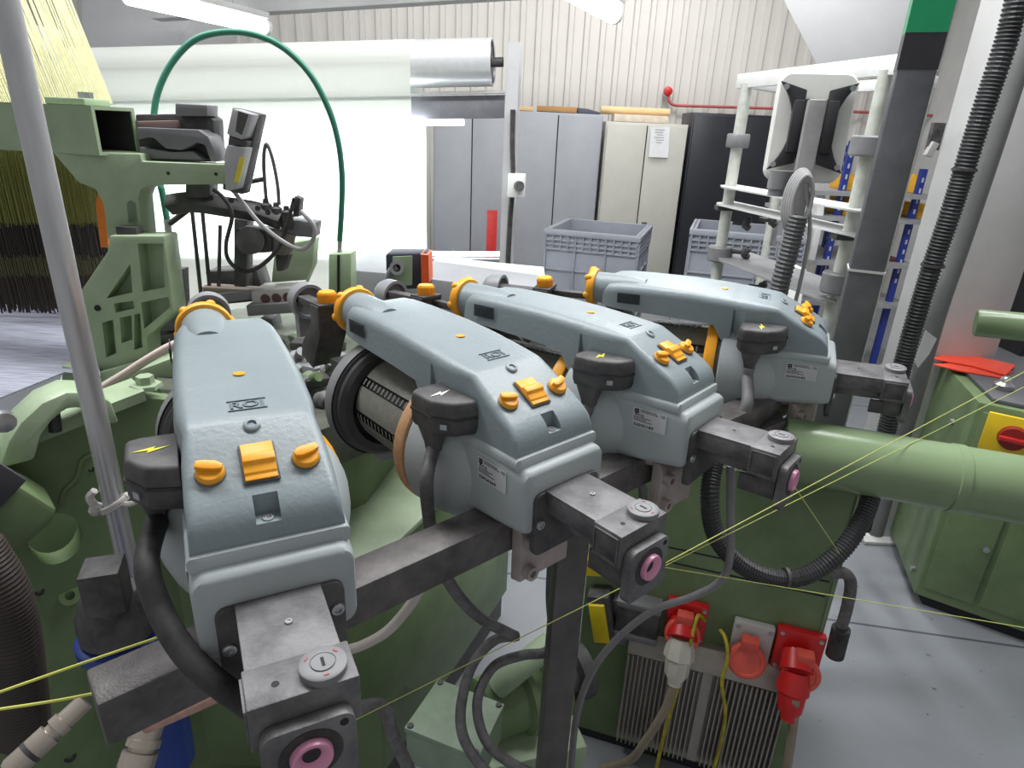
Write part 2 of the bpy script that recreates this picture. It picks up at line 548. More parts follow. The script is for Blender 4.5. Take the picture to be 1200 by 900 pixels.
    B(MB().prism([V((-.462, -.055, -.185)), V((-.462, -.02, -.222)), V((-.462, .03, -.222)), V((-.462, .055, -.185))], (-.03, 0, 0)), 'flange_foot', mat('flange_grey', (142, 143, 144)), fl, bevel=.004)
    B(MB().box((-.478, 0, -.02), (.03, .06, .16)), 'rear_arm_web', BLACK, bevel=.006)
    # yellow collar on the nose
    cl = MB().lathe([(0, .036), (0, .0425), (.004, .0445), (.013, .0445), (.017, .0425), (.017, .034)], (-.516, -.027, .083), AX, 32, closed=True)
    for i in range(6):
        a = 2 * PI * (i + .2) / 6
        cl.ball((-.5300, -.027 + math.cos(a) * .040, .083 + math.sin(a) * .040), .0085, 10, (1.2, 1, 1))
    B(cl, 'rear_collar', ORANGE)
    # yarn clip with yellow knob, and the guide hood behind it
    c = V((-.650, -.0265, .085))
    clip = MB()
    for q in (-.028, 0, .028):
        clip.prism([c + V((x, q - .0025, z)) for x, z in ((.018, -.016), (-.018, -.016), (-.020, -.055), (-.075, -.115), (-.085, -.145), (-.03, -.160), (.018, -.075))], (0, .005, 0))
    clip.prism([c + V((x, -.026, z)) for x, z in ((.018, -.02), (.008, -.02), (.006, -.070), (-.030, -.130), (-.030, -.158), (.016, -.078))], (0, .052, 0))
    clip.box(c + V((0, 0, -.016)), (.044, .056, .008))
    clip.box(c + V((.075, 0, -.135)), (.10, .03, .02))
    clip.box(c + V((-.07, .0, -.03)), (.12, .026, .016))
    clip.box(c + V((.06, .012, -.03)), (.10, .016, .014))
    cp = B(clip, 'yarn_clip', BLACK, bevel=.0012)
    kn = MB().lathe([(-.012, .0185), (.006, .0188), (.010, .016)], c, (0, 0, 1), 30)
    for i in range(22):
        a = 2 * PI * i / 22
        kn.box(c + V((math.cos(a) * .0188, math.sin(a) * .0188, -.003)), (.002, .002, .017), (0, 0, a))
    B(kn, 'clip_knob', ORANGE, cp)
    hd = MB().lathe([(.012, 0), (.012, .030), (0, .032), (0, .039), (.03, .040), (.042, .035), (.050, .024), (.052, 0)], (-.77, -.012, .045), AX, 28, closed=False)
    hd.box((-.79, -.012, .0), (.02, .05, .07))
    B(hd, 'yarn_guide', mat('guide_grey', (138, 139, 142), .45, var=.1), cp)
    # mounting plate, bracket arm, end block, eyelet
    b = MB().loft([rrect(x, -.0615, .0645, -.150, -.050, .012, 4) for x in (.020, .030)])
    pl = B(b, 'mount_plate', BLACK, bevel=.0012)
    for y, z in ((-.052, -.098), (.056, -.084)):
        B(MB().lathe([(0, .0072), (.003, .0068), (.0035, .004), (.0015, .0035)], (.030, y, z), (1, 0, 0), 18), 'plate_screw', STEEL, pl)
    b = MB()
    b.box((.0745, -.001, -.0505), (.095, .083, .005))
    for s in (-1, 1): b.box((.0745, -.001 + s * .0395, -.066), (.095, .004, .030))
    b.box((.0745, .006, -.093), (.095, .062, .020))
    arm = B(b, 'bracket_arm', DSTEEL, bevel=.0012)
    B(MB().lathe([(0, .004), (.0018, .0036), (.0018, .002), (.001, .0018)], (.074, .002, -.048), (0, 0, 1), 14), 'arm_screw', STEEL, arm)
    b = MB()
    b.box((.1425, .001, -.072), (.047, .092, .048))
    blk = B(b, 'end_block', DSTEEL, bevel=.0018)
    dl = B(MB().lathe([(0, .0205), (.007, .0208), (.008, .0195), (.008, .0115), (.0072, .0112), (.0072, .0105), (.0085, .0102)], (.146, .020, -.048), (0, 0, 1), 30), 'dial', mat('dial_silver', (128, 128, 130), .5, .05, var=.12), blk)
    m1 = MB().box((.146, .020, -.0395), (.0105, .0028, .0008))
    B(m1, 'dial_slot', INK, dl)
    for a in (0, 2.2, 4.1): B(MB().box((.146 + math.cos(a) * .0155, .020 + math.sin(a) * .0155, -.0397), (.0016, .0045, .0006), (0, 0, a)), 'dial_mark', mat('dull_red_mark', (170, 90, 90), .6), dl)
    B(MB().lathe([(0, .0035), (.0004, .0034)], (.146, -.020, -.0481), (0, 0, 1), 14), 'set_hole', INK, blk)
    b = MB().box((.1425, -.0455, -.0715), (.036, .0025, .034))
    sp = B(b, 'side_plate', BLACK, blk, bevel=.001)
    b = MB()
    for dx, dz, sx, sz in ((0, .018, .038, .0016), (0, -.018, .038, .0016), (-.019, 0, .0016, .036), (.019, 0, .0016, .036)):
        b.box((.1425 + dx, -.0462, -.0715 + dz), (sx, .0022, sz))
    B(b, 'plate_frame', DSTEEL, sp)
    b = MB()
    b.box((.148, 0, -.110), (.034, .070, .034))
    b.box((.135, -.03, -.118), (.06, .006, .03))
    B(b, 'block_foot', BLACK, blk, bevel=.0015)
    ep = B(MB().loft([rrect(x, -.039, .039, -.148, -.070, .012, 4) for x in (.1665, .1795)]), 'eyelet_plate', DSTEEL, bevel=.0012)
    ey = V((.1795, 0, -.103))
    B(MB().lathe([(0, .027), (.0006, .027)], ey, (1, 0, 0), 28), 'eyelet_recess', RUBBER, ep)
    cr = B(MB().lathe([(-.006, .0055), (-.001, .0065), (.0045, .0112), (.0070, .0150), (.0066, .0172), (.003, .0182), (0, .0182)], ey, (1, 0, 0), 32, closed=False), 'ceramic_ring', PINK, ep)
    B(MB().lathe([(-.008, .0062), (-.003, .0062)], ey, (1, 0, 0), 18), 'eyelet_bore', INK, ep)
    B(MB().lathe([(0, .0038), (.0006, .0038)], (.1796, .029, -.079), (1, 0, 0), 12), 'eyelet_hole', INK, ep)
    # connector on the side
    def cs_(z, g, e): return [V((x, y, z)) for x, y in ((-.180 - g, -.076), (-.180 - g, -.118 - e), (-.170, -.131 - e), (-.122, -.130 - e), (-.092 + g, -.110 - e), (-.082 + g, -.076))]
    b = MB().loft([cs_(.004, -.004, -.004), cs_(.014, 0, 0), cs_(.044, 0, 0), cs_(.054, -.002, -.002), cs_(.057, -.006, -.006)])
    con = B(b, 'connector', BLACK, bevel=.002)
    B(MB().loft([[V((x, y, .030)) for x, y in ((-.1815, -.077), (-.1815, -.119), (-.1705, -.1325), (-.1215, -.1315), (-.0905, -.111), (-.0805, -.077))],
                 [V((x, y, .0335)) for x, y in ((-.1815, -.077), (-.1815, -.119), (-.1705, -.1325), (-.1215, -.1315), (-.0905, -.111), (-.0805, -.077))]]), 'connector_seam', RUBBER, con)
    B(MB().box((-.104, -.1195, .021), (.010, .004, .008), (0, 0, .62)), 'connector_latch', STEEL, con)
    B(MB().loft([[V((-.148 + x * s, -.108 + y * s, z)) for x, y in ((-.022, -.016), (.022, -.016), (.022, .016), (-.022, .016))] for z, s in ((.008, 1), (-.004, .85), (-.026, .55), (-.036, .5))]), 'connector_boot', BLACK, con, bevel=.002)
    z = .0575
    B(MB().prism([V((x, y, z)) for x, y in ((-.1345, -.122), (-.142, -.098), (-.1365, -.101), (-.1395, -.083), (-.128, -.107), (-.134, -.104))], (0, 0, .0004)), 'bolt_symbol', bolt, con)
    # rating label
    q = [V(p) for p in ((-.0745, -.0807, -.0235), (-.0115, -.0807, -.0235), (-.0115, -.0807, -.0590), (-.0745, -.0807, -.0590))]
    lab = B(MB().prism(q, (0, -.0006, 0)), 'rating_label', LABELW, house)
    LM = lambda x, zz: frame((x, -.0814, zz), (1, 0, 0), (0, 0, 1))
    b = MB()
    for i, j in ((0, 0), (1, 0), (0, 1), (1, 1)): b.box((-.0695 + i * .0045, -.0814, -.0275 - j * .0042), (.004, .0004, .0036))
    B(b, 'label_logo', INK, lab)
    b = MB()
    for i, (x0, x1, zz) in enumerate(((-.060, -.030, -.0265), (-.060, -.026, -.0295), (-.072, -.040, -.0405), (-.072, -.048, -.0435), (-.072, -.036, -.0465))):
        x = x0
        while x < x1:
            l = random.uniform(.002, .005)
            b.box(((x + min(x + l, x1)) / 2, -.0814, zz), (min(l, x1 - x) * .95, .0003, .0015))
            x += l + .0009
    B(b, 'label_small_print', INK, lab)
    text('label_type', 'ROJ', INK, lab, LM(-.062, -.0362), .0058, .0001, .016, .025)
    text('label_serial', serial, INK, lab, LM(-.0525, -.0543), .0068, .0001, .039, .03)
    text('ce_mark', 'CE', INK, lab, LM(-.0185, -.0285), .0058, .0001, .008)
    # clamp that seats the feeder on the bar, turned square to it
    RC = Matrix.Rotation(math.radians(41.6 - 90 - rot[2]), 3, 'Z')
    cc_ = V((-.06, 0, -.160))
    K = lambda x, y, z: cc_ + RC @ V((x, y, z))
    b = MB()
    b.lathe([(0, .052), (.010, .058), (.026, .052)], cc_ + V((0, 0, .022)), (0, 0, 1), 30)
    b.prism([K(x, -.05, z) for x, z in ((-.044, .034), (.044, .034), (.052, .020), (.052, -.062), (.030, -.068), (.030, .030), (-.030, .030), (-.030, -.060), (-.052, -.060), (-.052, .020))], RC @ V((0, .10, 0)))
    cl = B(b, 'bar_clamp', ALU, bevel=.002)
    for zz in (-.045, .005): B(MB().lathe([(0, .0115), (.016, .0115), (.016, .006), (.010, .006)], K(.050, -.036, zz), RC @ V((1, 0, 0)), 16), 'clamp_screw', ALU, cl)
    return root
FE = [feeder(POSES[0], 'nearest yarn feeder, seen front-on, its three orange controls facing the camera', ORANGE, '22026373', YELLOW),
      feeder(POSES[1], 'second nearest yarn feeder, tan brush ring and white lightning mark on its connector', TAN, '22026369', mat('white_print', (225, 225, 215), .6)),
      feeder(POSES[2], 'third yarn feeder, its end bracket in front of the large green tube', ORANGE, '22035189', YELLOW),
      feeder(POSES[3], 'farthest yarn feeder, its end bracket crossing the charcoal post', ORANGE, '22035242', YELLOW)]

# ------------------------------------------------------------------ far background
GCAB = mat('grey_cabinet_paint', (158, 160, 165), .45, var=.05, scale=4)
PCAB = mat('pale_cabinet_paint', (186, 184, 175), .45, var=.05, scale=4)
KCAB = mat('black_cabinet_paint', (38, 40, 45), .4, var=.12, scale=5)
GAP = mat('dark_gap', (34, 34, 38), .7)
def cabinet(x0, x1, y, h, m, label, depth=.5, split=.5, handle=None):
    t = thing('storage_cabinet', label, 'cabinet', ((x0 + x1) / 2, y, 0), group=None)
    MB().box(((x0 + x1) / 2, y + depth / 2 + .012, h / 2), (x1 - x0, depth - .024, h)).build('body', m, t, bevel=.004)
    xm = x0 + (x1 - x0) * split
    for a, b in ((x0 + .012, xm - .006), (xm + .006, x1 - .012)):
        d = MB().box(((a + b) / 2, y, h / 2 + .02), (b - a, .022, h - .09)).build('door', m, t, bevel=.003)
        if handle and a > x0 + .1:
            MB().box((a + .07, y - .014, handle), (.055, .012, .085)).build('handle', BLACK, d, bevel=.002)
            MB().cyl((a + .07, y - .018, handle + .01), (a + .07, y - .026, handle + .01), .012).build('lock', STEEL, d)
    MB().box(((x0 + x1) / 2, y - .001, h / 2 + .02), (.014, .004, h - .09)).build('door_gap', GAP, t)
    return t
cabinet(-.92, -.12, 7, 1.92, GCAB, 'grey double-door cabinet seen through the inspection frame, left of the white post')
cabinet(-.105, .80, 7, 1.92, GCAB, 'grey double-door steel cabinet behind the plastic bin, planks on top')
pc = cabinet(.83, 1.655, 6.95, 1.86, PCAB, 'pale beige double-door cabinet with a white sheet of paper on its door', handle=.85)
cabinet(1.70, 2.62, 7, 1.98, KCAB, 'black cabinet at the right end of the cabinet row')
q = [at(763, 149, 6.92), at(785, 149, 6.92), at(783, 185, 6.92), at(760, 184, 6.92)]
sh = MB().prism(q, (0, .004, 0)).build('notice_sheet', PAPER)
tag(sh, 'white printed sheet of paper taped to the pale cabinet door', 'paper')
for i in range(6):
    z0 = at(770, 152 + i * 3, 6.918)
    MB().box((z0.x + .03 - .01 * (i % 2), 6.9185, z0.z), (.10 - .02 * (i % 3), .001, .006)).build('print_line', mat('grey_print', (150, 150, 158), .8), sh, local=False)
WOOD = mat('brown_board', (176, 132, 84), .7, var=.2, scale=3, stretch=(1, 8, 8))
CARD = mat('cardboard', (206, 176, 130), .8, var=.08, scale=6)
zt = 1.92
b = MB().box((.33, 7.15, zt + .0325), (.40, .22, .055))
tag(b.build('brown_board', WOOD, bevel=.004), 'brown wooden board lying on top of the grey cabinet', 'board')
tag(MB().box((-.02, 7.18, zt + .025), (.22, .2, .04)).build('tan_board', CARD, bevel=.004), 'short tan board at the left end on top of the grey cabinet', 'board')
tag(MB().prism([V((.54, 7.06, zt + .004)), V((.78, 7.06, zt + .004)), V((.78, 7.06, zt + .02)), V((.64, 7.06, zt + .05)), V((.54, 7.06, zt + .055))], (0, .2, 0)).build('folded_bag', mat('slate_bag', (84, 86, 100), .7), bevel=.006), 'dark slate folded bag on top of the grey cabinet', 'bag')
t = MB().pipe((.80, 7.32, zt + .052), (1.52, 7.32, zt + .052), .04, .032, 24).build('cardboard_tube', CARD)
tag(t, 'cardboard tube lying above the pale cabinet', 'tube')
t = MB().box((1.20, 7.25, zt - .02), (.55, .25, .07)).build('cardboard_box', mat('beige_box', (200, 188, 172), .8), bevel=.004)
tag(t, 'flat beige box on the pale cabinet under the cardboard tube', 'box')
# red sprinkler pipe along the wall
rp = thing('red_pipe', 'thin red pipe with a bell at its end, running along the cladding', 'pipe', at(800, 125, 8.1))
MB().tube([at(783, 108, 8.08), at(784, 118, 8.08), at(790, 123, 8.08), at(805, 124, 8.08), at(900, 127, 8.08), at(1000, 131, 8.08), at(1130, 137, 8.08)], .016, 10).build('pipe', mat('faded_red_paint', (186, 92, 92), .5), rp)
c = at(783, 107, 8.08)
MB().lathe([(0, .04), (.03, .052), (.07, .045), (.08, .025)], c + V((0, .04, 0)), (0, -1, 0), 20).build('bell', RED, rp)

# ------------------------------------------------------------------ plastic bins
bin_centres = []
BIN = mat('grey_bin_plastic', (140, 143, 152), .5, var=.06, scale=6)
def bin_box(a, w_, d, z0, z1, label, rz=-.30):
    c = a + Matrix.Rotation(rz, 3, 'Z') @ V((w_ / 2, d / 2, 0))
    c.z = z0
    bin_centres.append(c)
    t = thing('plastic_bin', label, 'bin', c, (0, 0, rz), 'grey plastic bins')
    h = z1 - z0
    b = MB()
    th = .025
    for s in (-1, 1):
        b.box((s * (w_ / 2 - th / 2), 0, h / 2), (th, d, h))
        b.box((0, s * (d / 2 - th / 2), h / 2), (w_ - 2 * th, th, h))
    b.box((0, 0, .02), (w_ - 2 * th, d - 2 * th, .04))
    b.build('bin_body', BIN, t, local=True)
    r = MB()
    for s in (-1, 1):
        r.box((0, s * (d / 2 + .006), h - .02), (w_ + .04, .03, .04))
        r.box((s * (w_ / 2 + .006), 0, h - .02), (.03, d + .01, .04))
    r.build('rim', BIN, t, local=True, bevel=.004)
    g = MB()
    for k, zz in enumerate((h - .075, h - .11, h - .145, h - .30, h - .46, .2, .05)):
        for s in (-1, 1):
            g.box((0, s * (d / 2 + .008), zz), (w_ + .01, .018, .010))
            g.box((s * (w_ / 2 + .008), 0, zz), (.018, d, .010))
    n = int(w_ / .055)
    for i in range(n + 1):
        x = -w_ / 2 + w_ * i / n
        big = i % 4 == 0
        zz0 = .02 if big else h - .145
        for s in (-1, 1): g.box((x, s * (d / 2 + .008), (zz0 + h - .02) / 2), (.010, .018, h - .02 - zz0))
    n = int(d / .055)
    for i in range(n + 1):
        y = -d / 2 + d * i / n
        zz0 = .02 if i % 4 == 0 else h - .145
        for s in (-1, 1): g.box((s * (w_ / 2 + .008), y, (zz0 + h - .02) / 2), (.018, .010, h - .02 - zz0))
    g.build('ribs', BIN, t, local=True)
    return t
a = at(641, 268, 5.0)
bin_box(a, .70, .72, .18, a.z, 'tall grey ribbed plastic bin in front of the grey and pale cabinets')
pl = MB().box((bin_centres[0].x, bin_centres[0].y, .09), (.80, .82, .16), (0, 0, -.3)).build('bin_pallet', mat('grey_pallet', (110, 112, 118), .6), bevel=.01)
tag(pl, 'grey pallet under the tall plastic bin', 'pallet')
fb = MB()
for i in range(9): fb.ball((bin_centres[0].x - .16 + random.random() * .32, bin_centres[0].y - .16 + random.random() * .32, a.z - .14), .09, 10, (1, 1, .6))
for ob in (fb.build('crumpled_wrap', mat('white_wrap', (205, 206, 212), .6)),): tag(ob, 'crumpled white wrap heaped inside the tall grey bin', 'wrapping', kind='stuff')
a = at(812, 268, 4.6)
bin_box(a, .74, .60, .28, a.z, 'grey ribbed plastic bin behind the taped poles, in front of the black cabinet')
pl = MB().box((bin_centres[1].x, bin_centres[1].y, .14), (.84, .70, .26), (0, 0, -.3)).build('bin_pallet', mat('grey_pallet', (110, 112, 118), .6), bevel=.01)
tag(pl, 'grey pallet under the bin behind the taped poles', 'pallet')

# ------------------------------------------------------------------ fabric inspection machine
im = thing('inspection_machine', 'fabric inspection frame with a glowing light table under a chrome roller', 'inspection machine', (-1.2, 3.7, 0))
ER, EL = at(578, 73, 3.5), at(80, 84, 3.7)
SLP = (EL.z - ER.z) / V((EL.x - ER.x, EL.y - ER.y, 0)).length
ax = (EL - ER).normalized()
nrm = V((ax.y, -ax.x, 0)).normalized()
if nrm.y > 0: nrm = -nrm
CHROME = mat('brushed_chrome', (222, 223, 225), .3, .4, var=.04, scale=40)
PALEM = mat('silver_frame_paint', (205, 205, 206), .4, .2, var=.05)
rl = MB().lathe([(.004, .098), (0, .106), (0, .108), ((EL - ER).length, .108)], ER, ax, 40, closed=False).build('roller', CHROME, im)
MB().lathe([(.012, .098), (.018, .04), (.03, .035)], ER, ax, 30).build('roller_end', DSTEEL, rl)
MB().cyl(ER - ax * .05, ER + ax * .02, .022).build('axle', BLACK, rl)
pst = MB()
pp = ER - ax * .075
axh = V((ax.x, ax.y, 0)).normalized()
M3 = Matrix((axh, nrm, V((0, 0, 1)))).transposed()
PH = ER.z + .085
pst.box((pp.x, pp.y, PH / 2), (.006, .13, PH), M3)
pst.box(V((pp.x, pp.y, PH / 2)) - axh * .03 - nrm * .062, (.06, .006, PH), M3)
pst.box(V((pp.x, pp.y, PH / 2)) - axh * .03 + nrm * .062, (.06, .006, PH), M3)
po = pst.build('post', PALEM, im)
pst = MB()
pp2 = EL + ax * .075
pst.box((pp2.x, pp2.y, PH / 2), (.05, .13, PH), M3)
pst.build('post', PALEM, im, bevel=.003)
def onim(u, off, z):                                        # u metres along the roller from its right end
    q = ER + ax * u + nrm * off
    return V((q.x, q.y, z + u * SLP))
LL = (EL - ER).length
uC = (ER - atp(487, 75, ER, nrm)).dot(-ax)
zb = atp(540, 137, ER, nrm).z
zt_ = atp(540, 110, ER, nrm).z
MB().beam(onim(-.07, -.02, (zb + zt_) / 2), onim(LL + .05, -.02, (zb + zt_) / 2), .05, zt_ - zb, (0, 0, 1)).build('cross_rail', mat('slate_rail', (128, 128, 134), .4, .3), im, bevel=.003)
MB().beam(onim(-.07, -.0, zt_ + .013), onim(LL + .05, -.0, zt_ + .013), .06, .012).build('rail_lip', PALEM, im)
zl0 = atp(450, 293, ER, nrm).z
uL = (ER - atp(508, 220, ER, nrm)).dot(-ax)
GLOW = mat('light_table', (240, 246, 250), .5, var=.01, emit=9)
MB().prism([onim(uL, .07, zl0), onim(LL, .07, zl0), onim(LL, .07, zb - .004), onim(uL, .07, zb - .004)], -nrm * .03).build('light_table', GLOW, im)
MB().prism([onim(uL - .01, -.05, zl0 - .012), onim(LL, -.05, zl0 - .012), onim(LL, .086, zl0 - .012), onim(uL - .01, .086, zl0 - .012)], (0, 0, .008)).build('glow_baffle', mat('slate_rail', (128, 128, 134)), im)  # added opaque plate, keeps the light table's glow off the lower cloth
MB().beam(onim(uL - .17, -.10, zb - .015), onim(uL + .05, -.10, zb - .015), .03, .03).build('lamp_tube', GLOW, im)
MB().beam(onim(-.06, -.02, zl0 + .01), onim(uL, -.02, zl0 + .01), .04, .018).build('lamp_strip', GLOW, im)
MB().beam(onim(-.07, 0, zl0 - .07), onim(LL + .05, 0, zl0 - .07), .05, .12).build('lower_rail', mat('slate_rail', (128, 128, 134), .4, .3), im, bevel=.003)
sw = MB().box(onim(-.150, .085, atp(597, 217, ER, nrm).z), (.085, .07, .115), M3).build('switch_box', WHITE, im, bevel=.006)
k = onim(-.160, .12, atp(597, 217, ER, nrm).z)
MB().cyl(k, k + nrm * .02 - ax * .012, .024).build('switch_knob', BLACK, sw)
z0 = atp(590, 130, ER, nrm).z
MB().tube([onim(-.115, .08, z0), onim(-.118, .082, z0 - .15), onim(-.128, .08, k.z + .05)], .013, 10).build('conduit', RUBBER, im)
MB().tube([onim(-.128, .08, k.z - .05), onim(-.122, .08, k.z - .2), onim(-.118, .08, .9)], .014, 10).build('conduit', RUBBER, im)
for z in (ER.z + .07, ER.z - .05): MB().cyl(onim(-.078, 0, z), onim(-.095, 0, z), .016, n=12).build('bolt', STEEL, po)
CLOTH = mat('pale_cloth', (222, 224, 216), .85, var=.02, scale=60)
nt = CLOTH.node_tree
tr = nt.nodes.new('ShaderNodeBsdfTranslucent')
tr.inputs[0].default_value = (.9, .92, .9, 1)
ms = nt.nodes.new('ShaderNodeMixShader')
ms.inputs[0].default_value = .45
nt.links.new(nt.nodes['Principled BSDF'].outputs[0], ms.inputs[1])
nt.links.new(tr.outputs[0], ms.inputs[2])
nt.links.new(ms.outputs[0], nt.nodes['Material Output'].inputs[0])
cm_ = MB()
prof = []
for i in range(15):
    a = PI * .98 - (PI * .98) * i / 14
    prof.append((math.cos(a) * .1095 * 1, ER.z + math.sin(a) * .1095))
prof = [(-.1095, 1.2)] + prof + [(.112, ER.z - .15), (.10, 1.9), (.09, 1.5), (.09, zl0), (.14, zl0 - .1), (.35, .72), (.60, .42)]
n = len(prof)
vs = [onim(u, o, z) for u in (uC, LL - .02) for o, z in prof]
cm_.add(vs, [(i, i + 1, n + i + 1, n + i) for i in range(n - 1)])
cl = cm_.build('fabric_length', CLOTH, smooth=60)
so = cl.modifiers.new('cloth', 'SOLIDIFY')
so.thickness = .0015
tag(cl, 'pale greenish white fabric hanging over the chrome roller down the light table', 'fabric')
rb = atp(574, 250, ER, nrm)
ex = thing('red_stand', 'narrow red upright panel half hidden behind the white frame post', 'panel', at(578, 300, 6.6))
e0, e1 = at(571, 246, 6.6), at(583, 246, 6.6)
MB().box(((e0.x + e1.x) / 2, 6.6, e0.z / 2 + .03), (e1.x - e0.x, .05, e0.z - .06)).build('board', RED, ex, bevel=.004)
MB().box(((e0.x + e1.x) / 2, 6.6, .03), (.3, .3, .06)).build('foot', DSTEEL, ex, bevel=.004)
# ceiling lamps
def lamp(p, q, label):
    t = thing('tube_lamp', label, 'ceiling lamp', (p + q) / 2)
    MB().cyl(p, q, .055, n=16).build('tube', mat('lamp_glow', (250, 250, 255), .5, var=0.01, emit=6), t)
    d = (q - p).normalized()
    MB().beam(p + V((0, 0, .07)), q + V((0, 0, .07)), .14, .04).build('fitting', LGREY, t, bevel=.004)
    MB().cyl(q, q + d * .04, .058, n=16).build('end_cap', WHITE, t)
    for e in (p.lerp(q, .3), p.lerp(q, .75)): MB().cyl(e + V((0, 0, .08)), V((e.x, e.y, 5.02)), .006, n=8).build('hanger_rod', STEEL, t)
lamp(at(150, -6, 4.3), at(308, 31, 5.4), 'long glowing tube lamp at the upper left, above the green hose loop')
lamp(at(640, -30, 3.4), at(718, 16, 4.6), 'glowing tube lamp at the top of the photo, above the grey cabinet')

# ------------------------------------------------------------------ blue and orange racking far right
BRACK = mat('blue_rack_paint', (44, 62, 146), .45, var=.1)
OBIN = mat('yellow_bin_plastic', (236, 176, 40), .5, var=.08)
rk = thing('pallet_rack', 'rack with blue perforated uprights and grey shelves beyond the taped poles', 'shelving rack', at(1020, 330, 5.2))
SLOTS = mat('slotted_strip', (44, 62, 146), .45, var=.1)
nt = SLOTS.node_tree
tc = nt.nodes.new('ShaderNodeTexCoord')
sx = nt.nodes.new('ShaderNodeSeparateXYZ')
md = nt.nodes.new('ShaderNodeMath')
md.operation = 'MODULO'
md.inputs[1].default_value = .075
gr = nt.nodes.new('ShaderNodeMath')
gr.operation = 'GREATER_THAN'
gr.inputs[1].default_value = .042
mx = nt.nodes.new('ShaderNodeMix')
mx.data_type = 'RGBA'
pb_ = nt.nodes['Principled BSDF']
nt.links.new(tc.outputs['Object'], sx.inputs[0])
nt.links.new(sx.outputs[2], md.inputs[0])
nt.links.new(md.outputs[0], gr.inputs[0])
nt.links.new(gr.outputs[0], mx.inputs[0])
nt.links.new(pb_.inputs['Base Color'].links[0].from_socket, mx.inputs[6])
mx.inputs[7].default_value = (.55, .56, .62, 1)
nt.links.new(mx.outputs[2], pb_.inputs['Base Color'])
def upright(x, y, Y, ztop):
    p = at(x, y, Y)
    b = MB().box((p.x, Y, ztop / 2), (.042, .04, ztop))
    u = b.build('upright', BRACK, rk)
    MB().box((p.x, Y - .0215, (ztop + .7) / 2), (.014, .002, ztop - .8)).build('slot_row', SLOTS, u)
    return p
u1 = upright(985, 230, 5.0, at(997, 165, 5.0).z)
u2 = upright(1065, 265, 5.0, at(1081, 198, 5.0).z)
u3 = upright(968, 280, 5.6, at(985, 170, 5.6).z)
sx0, sx1 = at(944, 260, 4.9).x, u2.x + .08
shelf_z = []
for y in (222, 250, 300, 345):
    z = at(1020, y, 5.2).z
    MB().box(((sx0 + sx1) / 2, 5.33, z - .02), (sx1 - sx0, .9, .03)).build('shelf', mat('grey_rack_shelf', (160, 160, 162), .55), rk)
    shelf_z.append(z - .004)
def rbin(x0, x1, y0, y1, Y, m, label, nm='storage_bin'):
    a, b_ = at(x0, y1, Y), at(x1, y0, Y)
    o = MB()
    top = b_.z
    if Y < 4.5: a.z = 0
    else: a.z = min(shelf_z, key=lambda q: abs(q - a.z))
    w_, h = b_.x - a.x, b_.z - a.z
    o.prism([V((a.x, Y, a.z)), V((a.x, Y + .28, a.z)), V((a.x, Y + .28, b_.z)), V((a.x, Y + .06, b_.z)), V((a.x, Y, a.z + h * .55))], (w_, 0, 0))
    tag(o.build(nm, m, bevel=.006), label, 'bin')
rbin(991, 1006, 205, 222, 5.02, OBIN, 'yellow bin on the upper rack shelf beside the left blue upright')
rbin(988, 1002, 228, 250, 5.02, OBIN, 'yellow bin on the second rack shelf beside the left blue upright')
rbin(1072, 1083, 205, 222, 5.02, OBIN, 'yellow bin on the upper rack shelf by the right blue upright')
rbin(1074, 1092, 240, 253, 5.02, OBIN, 'yellow bin at the right blue upright, one shelf lower')
rbin(950, 972, 228, 292, 4.9, WHITE, 'white box on the rack left of the blue upright')
rbin(925, 950, 318, 368, 4.0, WHITE, 'white box standing on the floor behind the corrugated hose')
rbin(1062, 1076, 315, 330, 5.0, WHITE, 'white box on the lower rack shelf by the right blue upright')
rbin(1040, 1060, 305, 320, 5.0, mat('maroon_box', (92, 40, 52), .6), 'maroon box on the lower rack shelf')
ws = thing('wall_socket', 'grey trunking box with a white plug on the pale wall at the right', 'socket box', at(1095, 165, 6.0))
a = at(1096, 160, 6.0)
MB().box(a, (.10, .05, .22)).build('trunking', DSTEEL, ws, bevel=.004)
MB().box(at(1091, 175, 5.97), (.06, .06, .12), (0, .3, 0)).build('plug', WHITE, ws, bevel=.006)

# ------------------------------------------------------------------ stand of taped poles
TAPE = mat('white_taped_pole', (214, 216, 208), .5, var=.08, scale=22, dust=(150, 155, 142), dustamt=.6)
COLR = mat('grey_collar', (128, 128, 130), .5, .1, var=.1)
ps = thing('pole_stand', 'white-topped stand of taped poles and thin white shelves behind the screen', 'stand', at(950, 320, 2.5))
FL, FR = at(874, 108, 2.9), at(1037, 92, 2.15)
bk = V((.34, .36, 0))
zt = 1.96
poles = [FL, FR, FL + bk, FR + bk]
cols = {0: [(865, 165, .047, .056), (841, 297, .055, .066)], 1: [(1013, 171, .056, .062), (981, 331, .052, .07)]}
for i, p in enumerate(poles):
    po = MB().cyl((p.x, p.y, 0), (p.x, p.y, zt), (.024, .021, .02, .018)[i], n=16).build('pole', TAPE, ps)
    for (x, y, r, h) in cols.get(i, []):
        z = at(x, y, p.y).z
        MB().lathe([(-h / 2, r * .9), (-h / 2 + .006, r), (h / 2 - .006, r), (h / 2, r * .9)], (p.x, p.y, z), (0, 0, 1), 24).build('collar', COLR, po)
d = (FR - FL)
d.z = 0
dn = d.normalized()
e0, e1 = FL - dn * .07, FR + dn * .05
MB().beam(V((e0.x, e0.y, zt + .012)), V((e1.x, e1.y, zt + .012)), .02, .055).build('top_rail', WHITE, ps, bevel=.003)
MB().box(V((e1.x, e1.y, zt + .012)) + dn * .012, (.02, .02, .055), Matrix.Rotation(math.atan2(dn.y, dn.x), 3, 'Z')).build('rail_end_cap', DSTEEL, ps)
